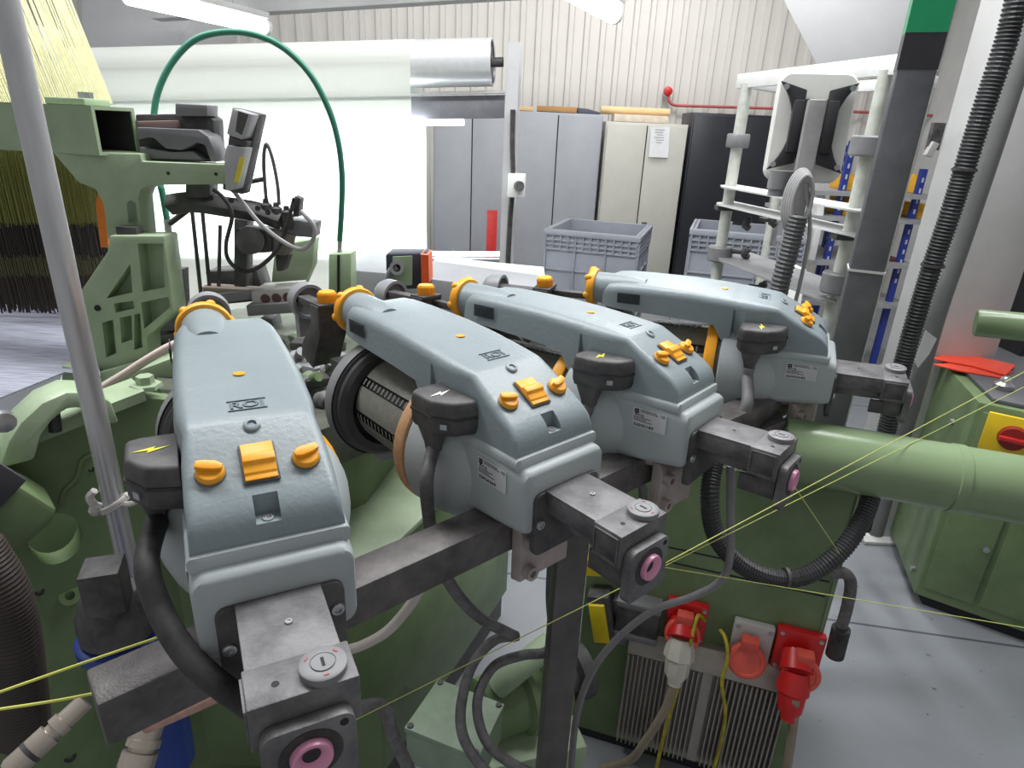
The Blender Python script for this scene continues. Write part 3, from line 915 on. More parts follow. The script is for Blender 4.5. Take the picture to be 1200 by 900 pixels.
for p in (FL, FR): MB().beam(V((p.x, p.y, zt + .005)), V((p.x, p.y, zt + .005)) + bk * 1.08, .03, .04).build('side_rail', WHITE, ps, bevel=.003)
MB().beam(V((poles[2].x, poles[2].y, zt + .005)), V((poles[3].x, poles[3].y, zt + .005)), .03, .04).build('back_rail', WHITE, ps, bevel=.003)
def plate(y, ov, back, m):
    z = at(862, y, 2.9).z
    a, b = FL - dn * ov, FR + dn * (ov + .04)
    q = [a - bk * .06, a + dn * .05 - bk * .14, b - dn * .05 - bk * .14, b - bk * .06, b + bk * back, a + bk * back]
    MB().prism([V((v.x, v.y, z)) for v in q], (0, 0, .006)).build('shelf_plate', m, ps)
    return z
SHP = mat('grey_white_plate', (206, 207, 206), .5, var=.05)
plate(220, .06, .22, SHP)
z = plate(241, .07, .25, SHP)
for p in (FL, FR): MB().box((p.x, p.y, z - .012), (.10, .05, .02)).build('shelf_clamp', BLACK, ps, bevel=.003)
plate(302, -.02, .5, mat('grey_shelf', (140, 140, 142), .5))
def star(x, y, Y, label=None):
    c = at(x, y, Y)
    b = MB()
    b.cyl(c + V((-.05, .02, 0)), c, .010, n=10)
    b.lathe([(-.012, .02), (0, .026), (.012, .022)], c, (1, -.6, 0), 12)
    for k in range(5):
        a = 2 * PI * k / 5
        b.ball(c + V((.01, -.006 + math.cos(a) * .012, math.sin(a) * .022)), .011, 8)
    b.build('clamp_knob', BLACK, ps)
for q in ((874, 262, 2.85), (905, 258, 2.8), (873, 296, 2.85), (892, 337, 2.8)): star(*q)
b = MB().cyl(at(910, 258, 2.85), at(905, 288, 2.85), .012, n=10)
b.build('stop_pin', STEEL, ps)

# ------------------------------------------------------------------ screen on its post
ts = thing('screen_post', 'white-backed screen on a black cross bracket and steel post, cable coiled below', 'screen', at(925, 420, 1.95))
c = at(950, 150, 2.0)
RZ = Matrix.Rotation(math.radians(-14), 3, 'Z') @ Matrix.Rotation(math.radians(-4), 3, 'X')
T = lambda x, y, z: c + RZ @ V((x, y, z))
def rr2(w_, h, r, y, n=6):
    return [T(p.y, y, p.z) for p in rrect(0, -w_ / 2, w_ / 2, -h / 2, h / 2, r, n)]
bd = MB().loft([rr2(.200, .283, .03, .002), rr2(.212, .295, .034, .012), rr2(.212, .295, .034, .05), rr2(.202, .285, .03, .056)]).build('screen_back', mat('screen_white', (226, 225, 220), .45, var=.04), ts, smooth=50)
BLK2 = mat('black_bracket', (44, 44, 47), .45, var=.15)
xb = MB()
for sx in (-1, 1):
    out = []
    for k in range(13):
        t = -1 + 2 * k / 12
        out.append((sx * (.056 + .048 * abs(t) ** 2.2), t * .120))
    inn = [(sx * .030, .115 * t) for t in (.85, .4, 0, -.4, -.85)]
    xb.prism([T(x, -.004, z) for x, z in out + inn], RZ @ V((0, -.016, 0)))
    xb.prism([T(sx * .03, -.004, .07), T(sx * .06, -.004, .07), T(sx * .06, -.004, -.07), T(sx * .03, -.004, -.07)], RZ @ V((0, -.03, 0)))
xb.prism([T(-.05, -.002, .075), T(.05, -.002, .075), T(.05, -.002, -.085), T(-.05, -.002, -.085)], RZ @ V((0, -.012, 0)))
br = xb.build('cross_bracket', BLK2, ts, bevel=.003)
for sx in (-1, 1):
    for sz in (-1, 1):
        q = T(sx * .087, -.02, sz * .104)
        MB().cyl(q, q - RZ @ V((0, .004, 0)), .008, n=12).build('bolt', STEEL, br)
a0 = at(958, 117, 1.925)
MB().box((a0.x, a0.y, (a0.z + .0) / 2), (.046, .046, a0.z), Matrix.Rotation(-.25, 3, 'Z')).build('steel_post', mat('worn_steel_post', (142, 141, 140), .45, .25, var=.2, scale=10), ts, bevel=.004)
MB().lathe([(0, .012), (0, .035), (.05, .035), (.052, .03), (.07, .03)], at(917, 200, 1.95), (0, 0, -1), 18).build('plug_socket', COLR, ts)
b = MB().tube([at(936, 252, 1.86), at(926, 290, 1.86), at(915, 330, 1.86), at(905, 375, 1.86), at(880, 470, 1.86)], .026, 14, corr=.0022, pitch=.011)
tag(b.build('corrugated_hose', mat('grey_corrugated', (92, 92, 94), .5, var=.12), smooth=20), 'grey corrugated hose running down the steel post of the screen', 'hose')
b = MB()
for k in range(5):
    o_ = k * .006
    cpx = at(934 + k * 1.5, 236, 1.88 - o_)
    pts = [cpx + V((math.cos(a) * (.038 - .003 * k), 0, math.sin(a) * (.085 - .004 * k))) for a in [2 * PI * j / 14 + .3 * k for j in range(14)]]
    b.tube(pts + [pts[0]], .0055, 8, 4)
b.tube([at(945, 215, 1.87), at(949, 270, 1.87), at(938, 330, 1.87), at(925, 380, 1.87)], .006, 8)
tag(b.build('cable_coil', mat('pale_grey_cable', (168, 167, 168), .55, var=.08)), 'coiled pale grey cable tied to the post below the white screen', 'cable')

# ------------------------------------------------------------------ charcoal post, column hose and shadow band
l, r = at(1000, 340, 1.7), at(1037, 340, 1.7)
wd = (r.x - l.x)
RZp = Matrix.Rotation(math.radians(-23), 3, 'Z')
cx, cy = (l.x + r.x) / 2, 1.7 + wd / 2
pt = thing('square_post', 'charcoal square steel post with green tape near its top', 'post', (cx, cy, 0))
MB().box((cx, cy, 1.6), (wd, wd, 3.2), RZp).build('post', FELT, pt, bevel=.006)
zz = at(1095, 38, 1.7).z
MB().box((cx, cy, zz + .2), (wd + .003, wd + .003, .4), RZp).build('green_tape', mat('green_tape', (22, 148, 96), .4, var=.06), pt)
z2 = at(1090, 82, 1.7).z
MB().box((cx, cy, (zz + z2) / 2), (wd + .002, wd + .002, zz - z2), RZp).build('black_tape', BLK2, pt)
z3 = at(1020, 319, 1.7).z
MB().box((cx, cy, z3), (wd + .006, wd + .006, .006), RZp).build('cable_tie', LGREY, pt)
MB().box((cx, cy, .008), (.2, .2, .016), RZp).build('base_plate', FELT, pt)
HOSE = mat('black_corrugated', (46, 46, 48), .5, var=.15, dust=(90, 90, 92), dustamt=.4)
b = MB().tube([at(1198, -30, 2.2), at(1180, 45, 2.2), at(1150, 135, 2.2), at(1117, 240, 2.2), at(1088, 325, 2.2), at(1060, 420, 2.2), at(1040, 500, 2.2), at(1010, 620, 2.2)], .031, 14, corr=.0025, pitch=.012)
ho = b.build('corrugated_hose', HOSE, smooth=20)
tag(ho, 'thick black corrugated hose running down the pale column', 'hose')
for q in ((1093, 311), (1130, 199)):
    p = at(*q, 2.2)
    MB().pipe(p - V((0, 0, .004)), p + V((0, 0, .004)), .037, .03).build('cable_tie', BLACK, ho)
b = MB().tube([at(1222, -10, 2.32), at(1195, 75, 2.32), at(1160, 185, 2.32), at(1125, 290, 2.32), at(1098, 370, 2.32), at(1070, 470, 2.32), at(1052, 530, 2.32), at(1026, 625, 2.32)], .03, 14)  # grey tube put in for the shadow band beside the hose
tag(b.build('shadow_strip', mat('shadow_grey', (112, 112, 112), .5, var=.08)), 'grey tube standing in for the shadow band just right of the thick corrugated hose', 'conduit')
cc = cb
b = MB().prism([atp(x, y, V((0, 2.275, 0)), V((0, 1, 0))) for x, y in ((1085, 387), (1098, 397), (1089, 415), (1076, 431), (1072, 424))], (0, .003, 0))
tag(b.build('torn_tape', PAPER), 'torn white tape hanging on the grey shadow tube by the pale column', 'tape')

# ------------------------------------------------------------------ green control cabinet on the right
C0, L0, R0 = atz(1067, 707, 0), atz(1045, 647, 0), atz(1200, 755, 0)
hz = at(1144, 471, C0.y).z
fx = (R0 - C0).normalized()
fn = V((fx.y, -fx.x, 0))
if fn.y > 0: fn = -fn
ld = (L0 - C0)
ld.z = 0
C1 = C0 + fx * 1.0
pol = [C0, C1, C1 - fn * .62, C0 + ld * 1.6]
ct = thing('control_cabinet', 'tall green control cabinet with a red rotary switch on a yellow plate', 'cabinet', C0)
up = lambda p, z: V((p.x, p.y, z))
MB().prism([up(p, .05) for p in pol], (0, 0, hz - .05)).build('body', DGREEN, ct, bevel=.006)
ins = [pol[0].lerp(pol[2], .04), pol[1].lerp(pol[3], .04), pol[2].lerp(pol[0], .04), pol[3].lerp(pol[1], .04)]
MB().prism([up(p, 0) for p in ins], (0, 0, .06)).build('plinth', GAP, ct)
MB().prism([up(p, hz) for p in ins], (0, 0, .016)).build('top_plate', mat('slate_top', (98, 98, 102), .5, .1), ct, bevel=.003)
def onc(x, y, off=0): return atp(x, y, C0 + fn * off, fn)
dr = MB()
q1, q2 = onc(1180, 612), onc(1141, 735)
u0, u1 = (q1 - C0).dot(fx), .99
for a, b_ in ((.02, u0 - .01), (u0 + .01, u1)):
    d_ = MB().prism([up(C0 + fx * a, .10), up(C0 + fx * b_, .10), up(C0 + fx * b_, hz - .03), up(C0 + fx * a, hz - .03)], fn * .012).build('door', DGREEN, ct, bevel=.003)
    h = up(C0 + fx * (b_ - .02), .35)
    MB().cyl(h + fn * .01, h + fn * .022, .011, n=12).build('door_lock', STEEL, d_)
tq = [onc(1158, 481, .02), onc(1200, 486, .02), onc(1196, 532, .02), onc(1146, 526, .02)]
sw0 = (tq[0] + tq[3]) / 2
sz = (tq[0].z - tq[3].z)
A = sw0
B_ = A + fx * (sz * 1.15)
yq = [up(A, A.z + sz / 2), up(B_, A.z + sz / 2), up(B_, A.z - sz / 2), up(A, A.z - sz / 2)]
yp = MB().prism(yq, fn * .014).build('switch_plate', mat('yellow_plate', (236, 200, 40), .45, var=.05), ct, bevel=.003)
sc_ = (A + B_) / 2 + fn * .014
sc_.z = A.z
MB().cyl(sc_, sc_ + fn * .02, sz * .30, sz * .27, n=28).build('rotary_knob', mat('dark_red_knob', (140, 36, 30), .4), yp)
MB().beam(sc_ + fn * .026 - fx * sz * .27, sc_ + fn * .026 + fx * sz * .27, .016, sz * .13, fn).build('knob_grip', RED, yp, bevel=.002)
lk = up(C0 + ld * .45, hz * .80)
ln = V((ld.y, -ld.x, 0)).normalized()
if ln.x > 0: ln = -ln
for zf in (.80, .1): 
    lk = up(C0 + ld * (.45 if zf > .5 else .2), hz * zf + .03)
    MB().cyl(lk - ln * .002, lk + ln * .012, .012, n=12).build('side_lock', STEEL, ct)
# red folders on it
def sheet(px, dz, th, label):
    q = [atz(x, y, hz + .016 + dz) for x, y in px]
    b = MB().prism(q, (0, 0, th))
    tag(b.build('folder', mat('red_folder', (222, 74, 52), .55, var=.06), bevel=.001), label, 'folder')
sheet([(1093, 428), (1125, 436), (1172, 444), (1187, 437), (1150, 425)], 0, .006, 'lower red folder on the green cabinet, mostly under the other')
sheet([(1090, 421), (1119, 413), (1190, 429), (1178, 441), (1140, 430)], .008, .006, 'upper red folder lying on top of the other on the green cabinet')
cp_ = atz(1175, 456, hz + .016)
tag(MB().lathe([(0, .03), (.02, .034), (.03, .02), (.045, .016), (.05, .01)], cp_, (0, 0, 1), 18).build('silver_cap', STEEL), 'small silver cap standing on the green cabinet in front of the red folders', 'cap')
# two green tubes
LT = mat('tube_green_paint', (128, 148, 112), .26, var=.08, scale=4, bump=.06)
A, B_ = at(912, 524, 1.30), at(1300, 592, 1.13)
d = (B_ - A).normalized()
gt = thing('green_tube', 'large smooth green tube crossing at the right, ring joint near the photo edge', 'tube', A)
gtu = MB().lathe([(0, .060), (.006, .071), (.34, .071), (.342, .0735), (.36, .0735), (.362, .071), ((B_ - A).length + .2, .071)], A, d, 44).build('tube', LT, gt, smooth=40)
MB().prism([A + V((-.055, -.02, .05)), A + V((-.005, -.02, .075)), A + V((.0, -.02, -.04)), A + V((-.05, -.02, -.05))], (.01, .09, 0)).build('end_plate', BAR, gt, bevel=.002)
e = A + d * .02
e = B_ + d * .15
MB().box((e.x, e.y, (e.z - .06) / 2), (.09, .09, e.z - .06)).build('support_leg', LT, gt, bevel=.004)
A, B_ = at(1143, 378, 1.75), at(1300, 392, 1.62)
gs = thing('green_roller', 'short green roller end poking in at the right above the red folders', 'roller', A)
MB().lathe([(0, .030), (0, .034), (.006, .038), ((B_ - A).length + .3, .038)], A, (B_ - A), 30).build('roller', LT, gs)
e = B_ + (B_ - A).normalized() * .25
MB().box((e.x, e.y, (e.z - .03) / 2), (.08, .08, e.z - .03)).build('roller_stand', LT, gs, bevel=.004)

# ------------------------------------------------------------------ green power box with the red sockets
PR = at(1006, 600, 1.29)
yw = math.radians(17)
bx = V((math.cos(yw), -math.sin(yw), 0))
bn = V((-math.sin(yw), -math.cos(yw), 0))
def onb_(x, y, off=0): return atp(x, y, PR + bn * off, bn)
WB = (PR - onb_(684, 700)).dot(bx)
BZ = at(850, 540, 1.42).z
bl = PR - bx * WB
pb = thing('power_box', 'dark green electrical box with ribbed heat sink and red sockets, under the feeders', 'power box', up(bl, 0))
MB().prism([up(bl, .02), up(PR, .02), up(PR - bn * .34, .02), up(bl - bn * .34, .02)], (0, 0, BZ - .02)).build('body', DGREEN, pb, bevel=.006)
MB().prism([up(bl, .0), up(PR, .0), up(PR - bn * .32, .0), up(bl - bn * .32, .0)], (0, 0, .03)).build('plinth', GAP, pb)
q = onb_(960, 690, .006)
MB().prism([up(PR - bx * .012, .15), up(PR - bx * .004, .15), up(PR - bx * .004, BZ - .01), up(PR - bx * .012, BZ - .01)], bn * .004).build('edge_trim', LT, pb)
for zz in (onb_(930, 690).z, onb_(690, 620).z):
    MB().prism([up(bl + bx * .02, zz), up(PR - bx * .02, zz), up(PR - bx * .02, zz - .004), up(bl + bx * .02, zz - .004)], bn * .0015).build('panel_seam', GAP, pb)
# heat sink
HS = mat('heat_sink_alu', (178, 172, 164), .5, .35, var=.12, scale=14)
hl, hr = onb_(736, 757, .05), onb_(926, 817, .05)
ua, ub = (hl - bl).dot(bx), (hr - bl).dot(bx)
hz_ = (hl.z + hr.z) / 2
HB = lambda u, o, z: up(bl + bx * u + bn * o, z)
hk = MB().prism([HB(ua, 0, hz_ + .05), HB(ub, 0, hz_ + .05), HB(ub, 0, .06), HB(ua, 0, .06)], bn * .022).build('heat_sink', HS, pb)
MB().prism([HB(ua, .022, hz_ + .048), HB(ub, .022, hz_ + .048), HB(ub, .05, hz_ - .005), HB(ua, .05, hz_ - .005)], (0, 0, -.006)).build('sink_flange', HS, hk, bevel=.001)
nf = 34
fins = MB()
for i in range(nf):
    u = ua + (ub - ua) * (i + .5) / nf
    if i in (16, 17, 18): continue
    fins.prism([HB(u - .0018, .02, hz_ - .012), HB(u + .0018, .02, hz_ - .012), HB(u + .0018, .02, .08), HB(u - .0018, .02, .08)], bn * .034)
u = ua + (ub - ua) * 17.5 / nf
fins.prism([HB(u - .013, .02, hz_ - .012), HB(u + .013, .02, hz_ - .012), HB(u + .013, .02, .08), HB(u - .013, .02, .08)], bn * .024)
fins.build('fin_block', HS, hk)
# sockets
MF = Matrix((bx, bn, V((0, 0, 1)))).transposed()
def bxat(o, u, n, z): return o + bx * u + bn * n + V((0, 0, z))
def socket(px, py, platem, pw, ph):
    o = onb_(px, py, 0)
    s = MB().box(o + bn * .012, (pw, .024, ph), MF).build('socket', platem, pb, bevel=.005)
    for du in (-1, 1):
        for dz in (-1, 1): MB().cyl(bxat(o, du * pw * .4, .024, dz * ph * .4), bxat(o, du * pw * .4, .027, dz * ph * .4), .006, n=10).build('socket_screw', STEEL, s)
    return o, s
REDB = mat('bright_red_plastic', (206, 34, 34), .38, var=.08)
def lid(o, s, u, n, z, r, tilt=-.25):
    c = bxat(o, u, n, z)
    a = (bn + V((0, 0, tilt * -1.2))).normalized()
    l_ = MB().lathe([(0, r * .96), (.004, r), (.016, r), (.020, r * .9), (.020, r * .75), (.018, r * .7)], c, a, 30).build('hinged_lid', CORAL, s)
    MB().box(bxat(o, u, n + .004, z + r * 1.1), (r * .9, .03, r * .7), MF).build('lid_hinge', CORAL, s, bevel=.003)
o1, s1 = socket(804, 722, REDB, .105, .12)
lid(o1, s1, -.004, .05, -.015, .046)
o2, s2 = socket(880, 748, mat('grey_socket_plate', (188, 186, 182), .45, var=.06), .10, .125)
lid(o2, s2, -.008, .045, -.03, .048)
o3, s3 = socket(934, 758, REDB, .115, .13)
lid(o3, s3, .008, .06, -.025, .046)
MB().lathe([(0, .036), (.05, .040)], bxat(o1, -.004, .03, .01), (bn + V((0, 0, -.7))), 24).build('socket_barrel', REDB, s1)
MB().lathe([(0, .036), (.05, .040)], bxat(o3, -.004, .03, .01), (bn + V((0, 0, -.7))), 24).build('socket_barrel', REDB, s3)
def plug(o, m, mc, pts, label, clabel):
    t = thing('power_plug', label, 'plug', o)
    a = (bn * .42 + V((0, 0, -1))).normalized()
    c = bxat(o, -.004, .062, -.02)
    MB().lathe([(0, .034), (.045, .040), (.055, .040), (.060, .034), (.10, .030), (.115, .020), (.128, .018)], c, a, 8 if m is not REDB else 26).build('plug_body', m, t, smooth=30)
    e = c + a * .125
    MB().tube([e] + pts, .0115, 10).build('plug_cable', mc, t)
FLEX = mat('tan_cable', (150, 138, 120), .6, var=.12)
plug(o1, mat('cream_plug', (206, 202, 190), .5, var=.08), FLEX, [onb_(793, 790, .11), onb_(780, 830, .12), onb_(755, 870, .12), onb_(735, 892, .10), onb_(690, 902, .08)], 'cream plug in the left red socket, its tan cable hanging across the heat sink', '')
plug(o3, REDB, FLEX, [onb_(932, 820, .11), onb_(928, 860, .11), onb_(918, 930, .10), onb_(912, 990, .08)], 'red plug in the right red socket, its tan cable hanging straight down', '')
EARTH = mat('earth_wire', (176, 164, 50), .55, var=.35, scale=30)
def wire(pts, r, m, label, cat='wire', nm='earth_wire', n=8, **k):
    o = MB().tube(pts, r, n, **k).build(nm, m, smooth=20 if k.get('corr') else 38)
    tag(o, label, cat)
    return o
wire([onb_(826, 727, .02), onb_(818, 722, .05), onb_(811, 745, .08), onb_(803, 778, .09), onb_(790, 820, .09), onb_(778, 862, .09), onb_(768, 905, .09)], .005, EARTH, 'yellow-green earth wire looping from the left socket down the heat sink')
wire([onb_(844, 738, .02), onb_(850, 748, .04), onb_(853, 770, .07), onb_(846, 800, .085), onb_(850, 835, .085), onb_(845, 870, .085), onb_(835, 905, .085)], .005, EARTH, 'yellow-green earth wire hanging between the left and the grey-plated socket')
# connectors at the left of the box
cn = thing('multipin_connector', 'dark multi-pin connector with a yellow latch, on the power box left of the sockets', 'connector', onb_(710, 710))
o = onb_(709, 712, .0)
RY = MF @ Matrix.Rotation(-.22, 3, 'Y')
MB().box(o + bn * .03, (.062, .06, .16), RY).build('shell', BLACK, cn, bevel=.006)
MB().box(o + bn * .064 + V((-.004, 0, -.004)), (.044, .010, .125), RY).build('latch', mat('yellow_latch', (232, 206, 30), .5, var=.1), cn, bevel=.003)
MB().box(o + bn * .02 + V((.055, 0, -.02)), (.035, .04, .15), RY).build('side_clip', COLR, cn, bevel=.004)
o = onb_(749, 716, 0)
jb = thing('terminal_box', 'black terminal box with a pale lid between the yellow latch and the left socket', 'terminal box', o)
MB().box(o + bn * .025, (.115, .05, .085), MF).build('case', BLACK, jb, bevel=.004)
MB().box(o + bn * .027 + V((0, 0, .052)), (.118, .055, .02), MF).build('top_lid', COLR, jb, bevel=.003)
MB().box(o + bn * .027 + V((0, 0, -.052)), (.118, .055, .02), MF).build('bottom_lid', COLR, jb, bevel=.003)
o = onb_(697, 660, .0)
tag(MB().box(o + bn * .012, (.05, .024, .05), RY).build('yellow_tag', mat('yellow_latch', (232, 206, 30))), 'small yellow tag on the green box above the yellow latch', 'tag')
# hoses by the box
b = wire([at(842, 520, 1.22), at(832, 575, 1.16), at(838, 625, 1.14), at(866, 660, 1.13), at(905, 677, 1.13), at(945, 674, 1.14), at(985, 646, 1.16), at(1012, 606, 1.2), at(1024, 570, 1.26)], .019, HOSE, 'black corrugated hose hanging in a loop below the large green tube', 'hose', 'corrugated_hose', 12, corr=.0012, pitch=.007)
MB().cyl(at(921, 677, 1.13) - V((.003, 0, 0)), at(921, 677, 1.13) + V((.004, 0, 0)), .022, n=14).build('cable_tie', BLACK, b)
wire([onb_(975, 672, .03), onb_(990, 672, .035), onb_(997, 684, .03), onb_(993, 710, .012), onb_(986, 735, .012)], .014, CABLE, 'grey elbow conduit at the right edge of the green power box', 'conduit', 'elbow_conduit', 12)
wire([onb_(986, 736, .02), onb_(982, 752, .02), onb_(978, 768, .02)], .022, RUBBER, 'black grommet under the grey elbow conduit', 'grommet', 'grommet', 14)

# ------------------------------------------------------------------ support bar and post of the feeders
pA, pB = V((-.267, .599, 1.186)), V((.0256, .859, 1.184))
bd_ = V((pB.x - pA.x, pB.y - pA.y, 0)).normalized()
zb_ = 1.186
endL = atz(103, 795, zb_ + .03)
s0 = (endL - pA).dot(bd_)
bs = thing('feeder_stand', 'black square-bar stand carrying the four feeders on one post', 'stand', (.1, .9, 0))
P = lambda s: V((pA.x, pA.y, zb_)) + bd_ * s
brl = MB().beam(P(s0), P(1.32), .058, .058).build('cross_bar', BAR, bs, bevel=.004)
def px_of(p):
    q = RW.transposed() @ (p - CAM)
    return 600 + FPX * q.x / q.z
sp_ = 0
while px_of(P(sp_) - V((0, 0, .1))) < 668: sp_ += .004
pq = P(sp_)
Rb = Matrix.Rotation(math.atan2(bd_.y, bd_.x), 3, 'Z')
MB().box((pq.x, pq.y, (zb_ - .03) / 2), (.056, .040, zb_ - .03), Rb @ Matrix.Rotation(-.55, 3, 'Z')).build('post', mat('worn_black_post', (100, 96, 95), .42, .3, var=.35, scale=7, dust=(120, 116, 116), dustamt=.5), bs, bevel=.004)
MB().box((pq.x, pq.y, .008), (.25, .25, .016), Rb).build('foot_plate', BAR, bs, bevel=.002)

# ------------------------------------------------------------------ loom
OG = mat('orange_strip', (232, 128, 30), .5, var=.1)
DK = mat('dark_casting', (74, 74, 74), .5, .25, var=.2, scale=14, dust=(120, 118, 116), dustamt=.4, bump=.2)
P1, P2 = atz(440, 655, .82), atz(497, 600, .82)
rd = (P2 - P1)
rd.z = 0
rd.normalize()
rn = V((rd.y, -rd.x, 0))
if rn.x < 0: rn = -rn
P3 = atp(597, 640, P1, rn)
P3.z = .82
loom = thing('loom', 'green cast-iron loom frame with square top beam, filling the left side', 'loom', (-1.0, 1.4, 0))
S0, S1 = at(185, 520, 1.22), at(0, 600, 1.02)
sx_ = (S0 - S1)
sx_.z = 0
sx_.normalize()
sn = V((sx_.y, -sx_.x, 0))
if sn.y > 0: sn = -sn
def ons(x, y, off=0): return atp(x, y, S0 + sn * off, sn)
# body with pale top slab
lf = V((-.95, -.35, 0))
MB().prism([up(P1, .12), up(P3, .12), up(P3 + V((-1.3, .5, 0)), .12), up(P1 + V((-1.5, .0, 0)), .12)], (0, 0, .685)).build('lower_body', DGREEN, loom, bevel=.008)
sl_ = MB().prism([up(P1 + rn * .012 - rd * .012, .806), up(P3 + rn * .012, .806), up(P3 + V((-1.3, .5, 0)), .806), up(P1 + V((-1.5, 0, 0)) - rd * .012, .806)], (0, 0, .018)).build('top_slab', GREEN, loom, bevel=.004)
MB().prism([up(P1 + V((-.02, .02, 0)), .0), up(P3 + V((-.02, 0, 0)), .0), up(P3 + V((-.6, .3, 0)), .0), up(P1 + V((-.6, .2, 0)), .0)], (0, 0, .13)).build('foot', DK, loom)
MB().prism([atp(x, y, P1 + rn * .03, rn) for x, y in ((430, 676), (585, 630), (580, 690), (530, 756), (503, 800), (488, 812), (474, 804), (456, 822), (437, 838), (395, 856), (395, 700))], rn * -.012).build('side_guard', DGREEN, loom, bevel=.002)
# side frame plate with a hole
out = [(-70, 552), (0, 532), (60, 508), (168, 466), (205, 470), (215, 560), (300, 640), (420, 660), (430, 960), (-70, 960)]
sf = MB().prism([ons(x, y) for x, y in out], sn * -.05).build('side_frame', DGREEN, loom)
hc = ons(64, 632)
hex_ = [hc + sx_ * (math.cos(a) * .048 * (1 if math.cos(a) > 0 else .9)) + V((0, 0, math.sin(a) * .058)) for a in [2 * PI * i / 24 for i in range(24)]]
carve(sf, MB().prism([p + sn * .05 for p in hex_], sn * -.2), 30, True)
MB().prism([hc - sn * .12 + sx_ * .12 + V((0, 0, .09)), hc - sn * .12 - sx_ * .1 + V((0, 0, .04)), hc - sn * .12 - sx_ * .1 + V((0, 0, -.15)), hc - sn * .12 + sx_ * .12 + V((0, 0, -.15))], sn * -.03).build('inner_web', GREEN, loom)
tf = MB()
tp = [(-70, 552), (0, 532), (60, 508), (168, 466)]
for a, b_ in zip(tp, tp[1:]):
    A, B_ = ons(*a), ons(*b_)
    tf.prism([A + sn * .02, B_ + sn * .02, B_ + V((0, 0, .022)) + sn * .02, A + V((0, 0, .022)) + sn * .02], sn * -.09)
tf.build('top_flange', GREEN, loom)
for x, y, r in ((107, 550, .006), (46, 693, .009), (82, 698, .02), (82, 887, .012)):
    MB().pipe(ons(x, y, -.001), ons(x, y, .006 if r > .015 else .001), r, r * .45).build('casting_boss', DGREEN if r > .015 else GAP, loom)
# raised casting seam curve on the plate
MB().tube([ons(107, 533, .001), ons(96, 540, .001), ons(90, 560, .001), ons(76, 575, .001), ons(72, 590, .001)], .006, 8).build('casting_seam', DGREEN, loom)
# left corner block
lb_ = MB().prism([ons(x, y, .02) for x, y in ((-60, 520), (0, 537), (33, 558), (55, 572), (48, 588), (0, 628), (-60, 670))], sn * .10).build('corner_block', DGREEN, loom, bevel=.01)
MB().prism([ons(x, y, .122) for x, y in ((-60, 528), (0, 541), (30, 560), (0, 592), (-60, 600))], sn * .012).build('block_cover', mat('slate_cover', (84, 84, 88), .5, .1), loom, bevel=.002)
# arch bracket on top of the frame
oa = [(-10, 530), (0, 500), (14, 478), (38, 456), (66, 444), (98, 445), (116, 455), (126, 480)]
ia = [(98, 482), (93, 468), (82, 462), (66, 463), (50, 476), (38, 492), (30, 520)]
MB().prism([ons(x, y, -.02) for x, y in oa + ia], sn * .085).build('arch_bracket', GREEN, loom, bevel=.006)
b = MB()
b.cyl(ons(65, 505, .02), ons(62, 480, .02), .011, n=12)
b.build('arch_bolt', DK, loom)
MB().cyl(ons(61, 481, .02), ons(60, 469, .02), .020, n=6).build('bolt_head', GREEN, loom)
MB().lathe([(0, .02), (.012, .018), (.014, .010)], ons(4, 493, .07), sn, 12).build('bolt_head', STEEL, loom)
# square beam across the top, open at its end
bz0 = at(110, 155, 1.62)
T0, T1 = at(106, 124, 1.60), at(112, 182, 1.60)
E0 = at(157, 129, 1.70)
bh = T0.z - T1.z
ud = (E0 - T0)
ud.z = 0
bwid = ud.length
ud.normalize()
ldir = V((-ud.y, ud.x, 0))
if ldir.x > 0: ldir = -ldir
ldir = (V((-1, .18, 0))).normalized()
th = .008
bmw = MB()
def bq(o, a, b_, L=1.6): bmw.prism([o, o + a, o + a + b_, o + b_], ldir * L)
zc = T1.z
o0 = V((T0.x, T0.y, zc))
bq(o0, ud * bwid, V((0, 0, th)))
bq(o0 + V((0, 0, bh - th)), ud * bwid, V((0, 0, th)))
bq(o0 + V((0, 0, th)), ud * th, V((0, 0, bh - 2 * th)))
bq(o0 + V((0, 0, th)) + ud * (bwid - th), ud * th, V((0, 0, bh - 2 * th)))
bmw.build('top_beam', GREEN, loom)
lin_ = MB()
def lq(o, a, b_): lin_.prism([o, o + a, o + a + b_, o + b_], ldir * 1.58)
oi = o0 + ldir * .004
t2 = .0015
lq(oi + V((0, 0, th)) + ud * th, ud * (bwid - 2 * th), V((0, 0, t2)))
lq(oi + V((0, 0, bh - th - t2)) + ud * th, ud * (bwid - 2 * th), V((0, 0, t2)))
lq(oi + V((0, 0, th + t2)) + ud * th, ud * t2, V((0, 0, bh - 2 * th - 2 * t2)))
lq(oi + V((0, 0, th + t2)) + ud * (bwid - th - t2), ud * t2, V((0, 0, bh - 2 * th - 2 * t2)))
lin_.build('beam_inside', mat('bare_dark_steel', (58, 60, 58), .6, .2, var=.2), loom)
MB().box(o0 + ldir * .10 + ud * .06 + V((0, 0, bh + .008)), (.11, .08, .016), (0, 0, -.18)).build('beam_pad', GREEN, loom, bevel=.003)
MB().cyl(o0 + ldir * .075 + ud * .06 + V((0, 0, bh + .01)), o0 + ldir * .075 + ud * .06 + V((0, 0, bh + .03)), .016, n=6).build('beam_bolt', STEEL, loom)
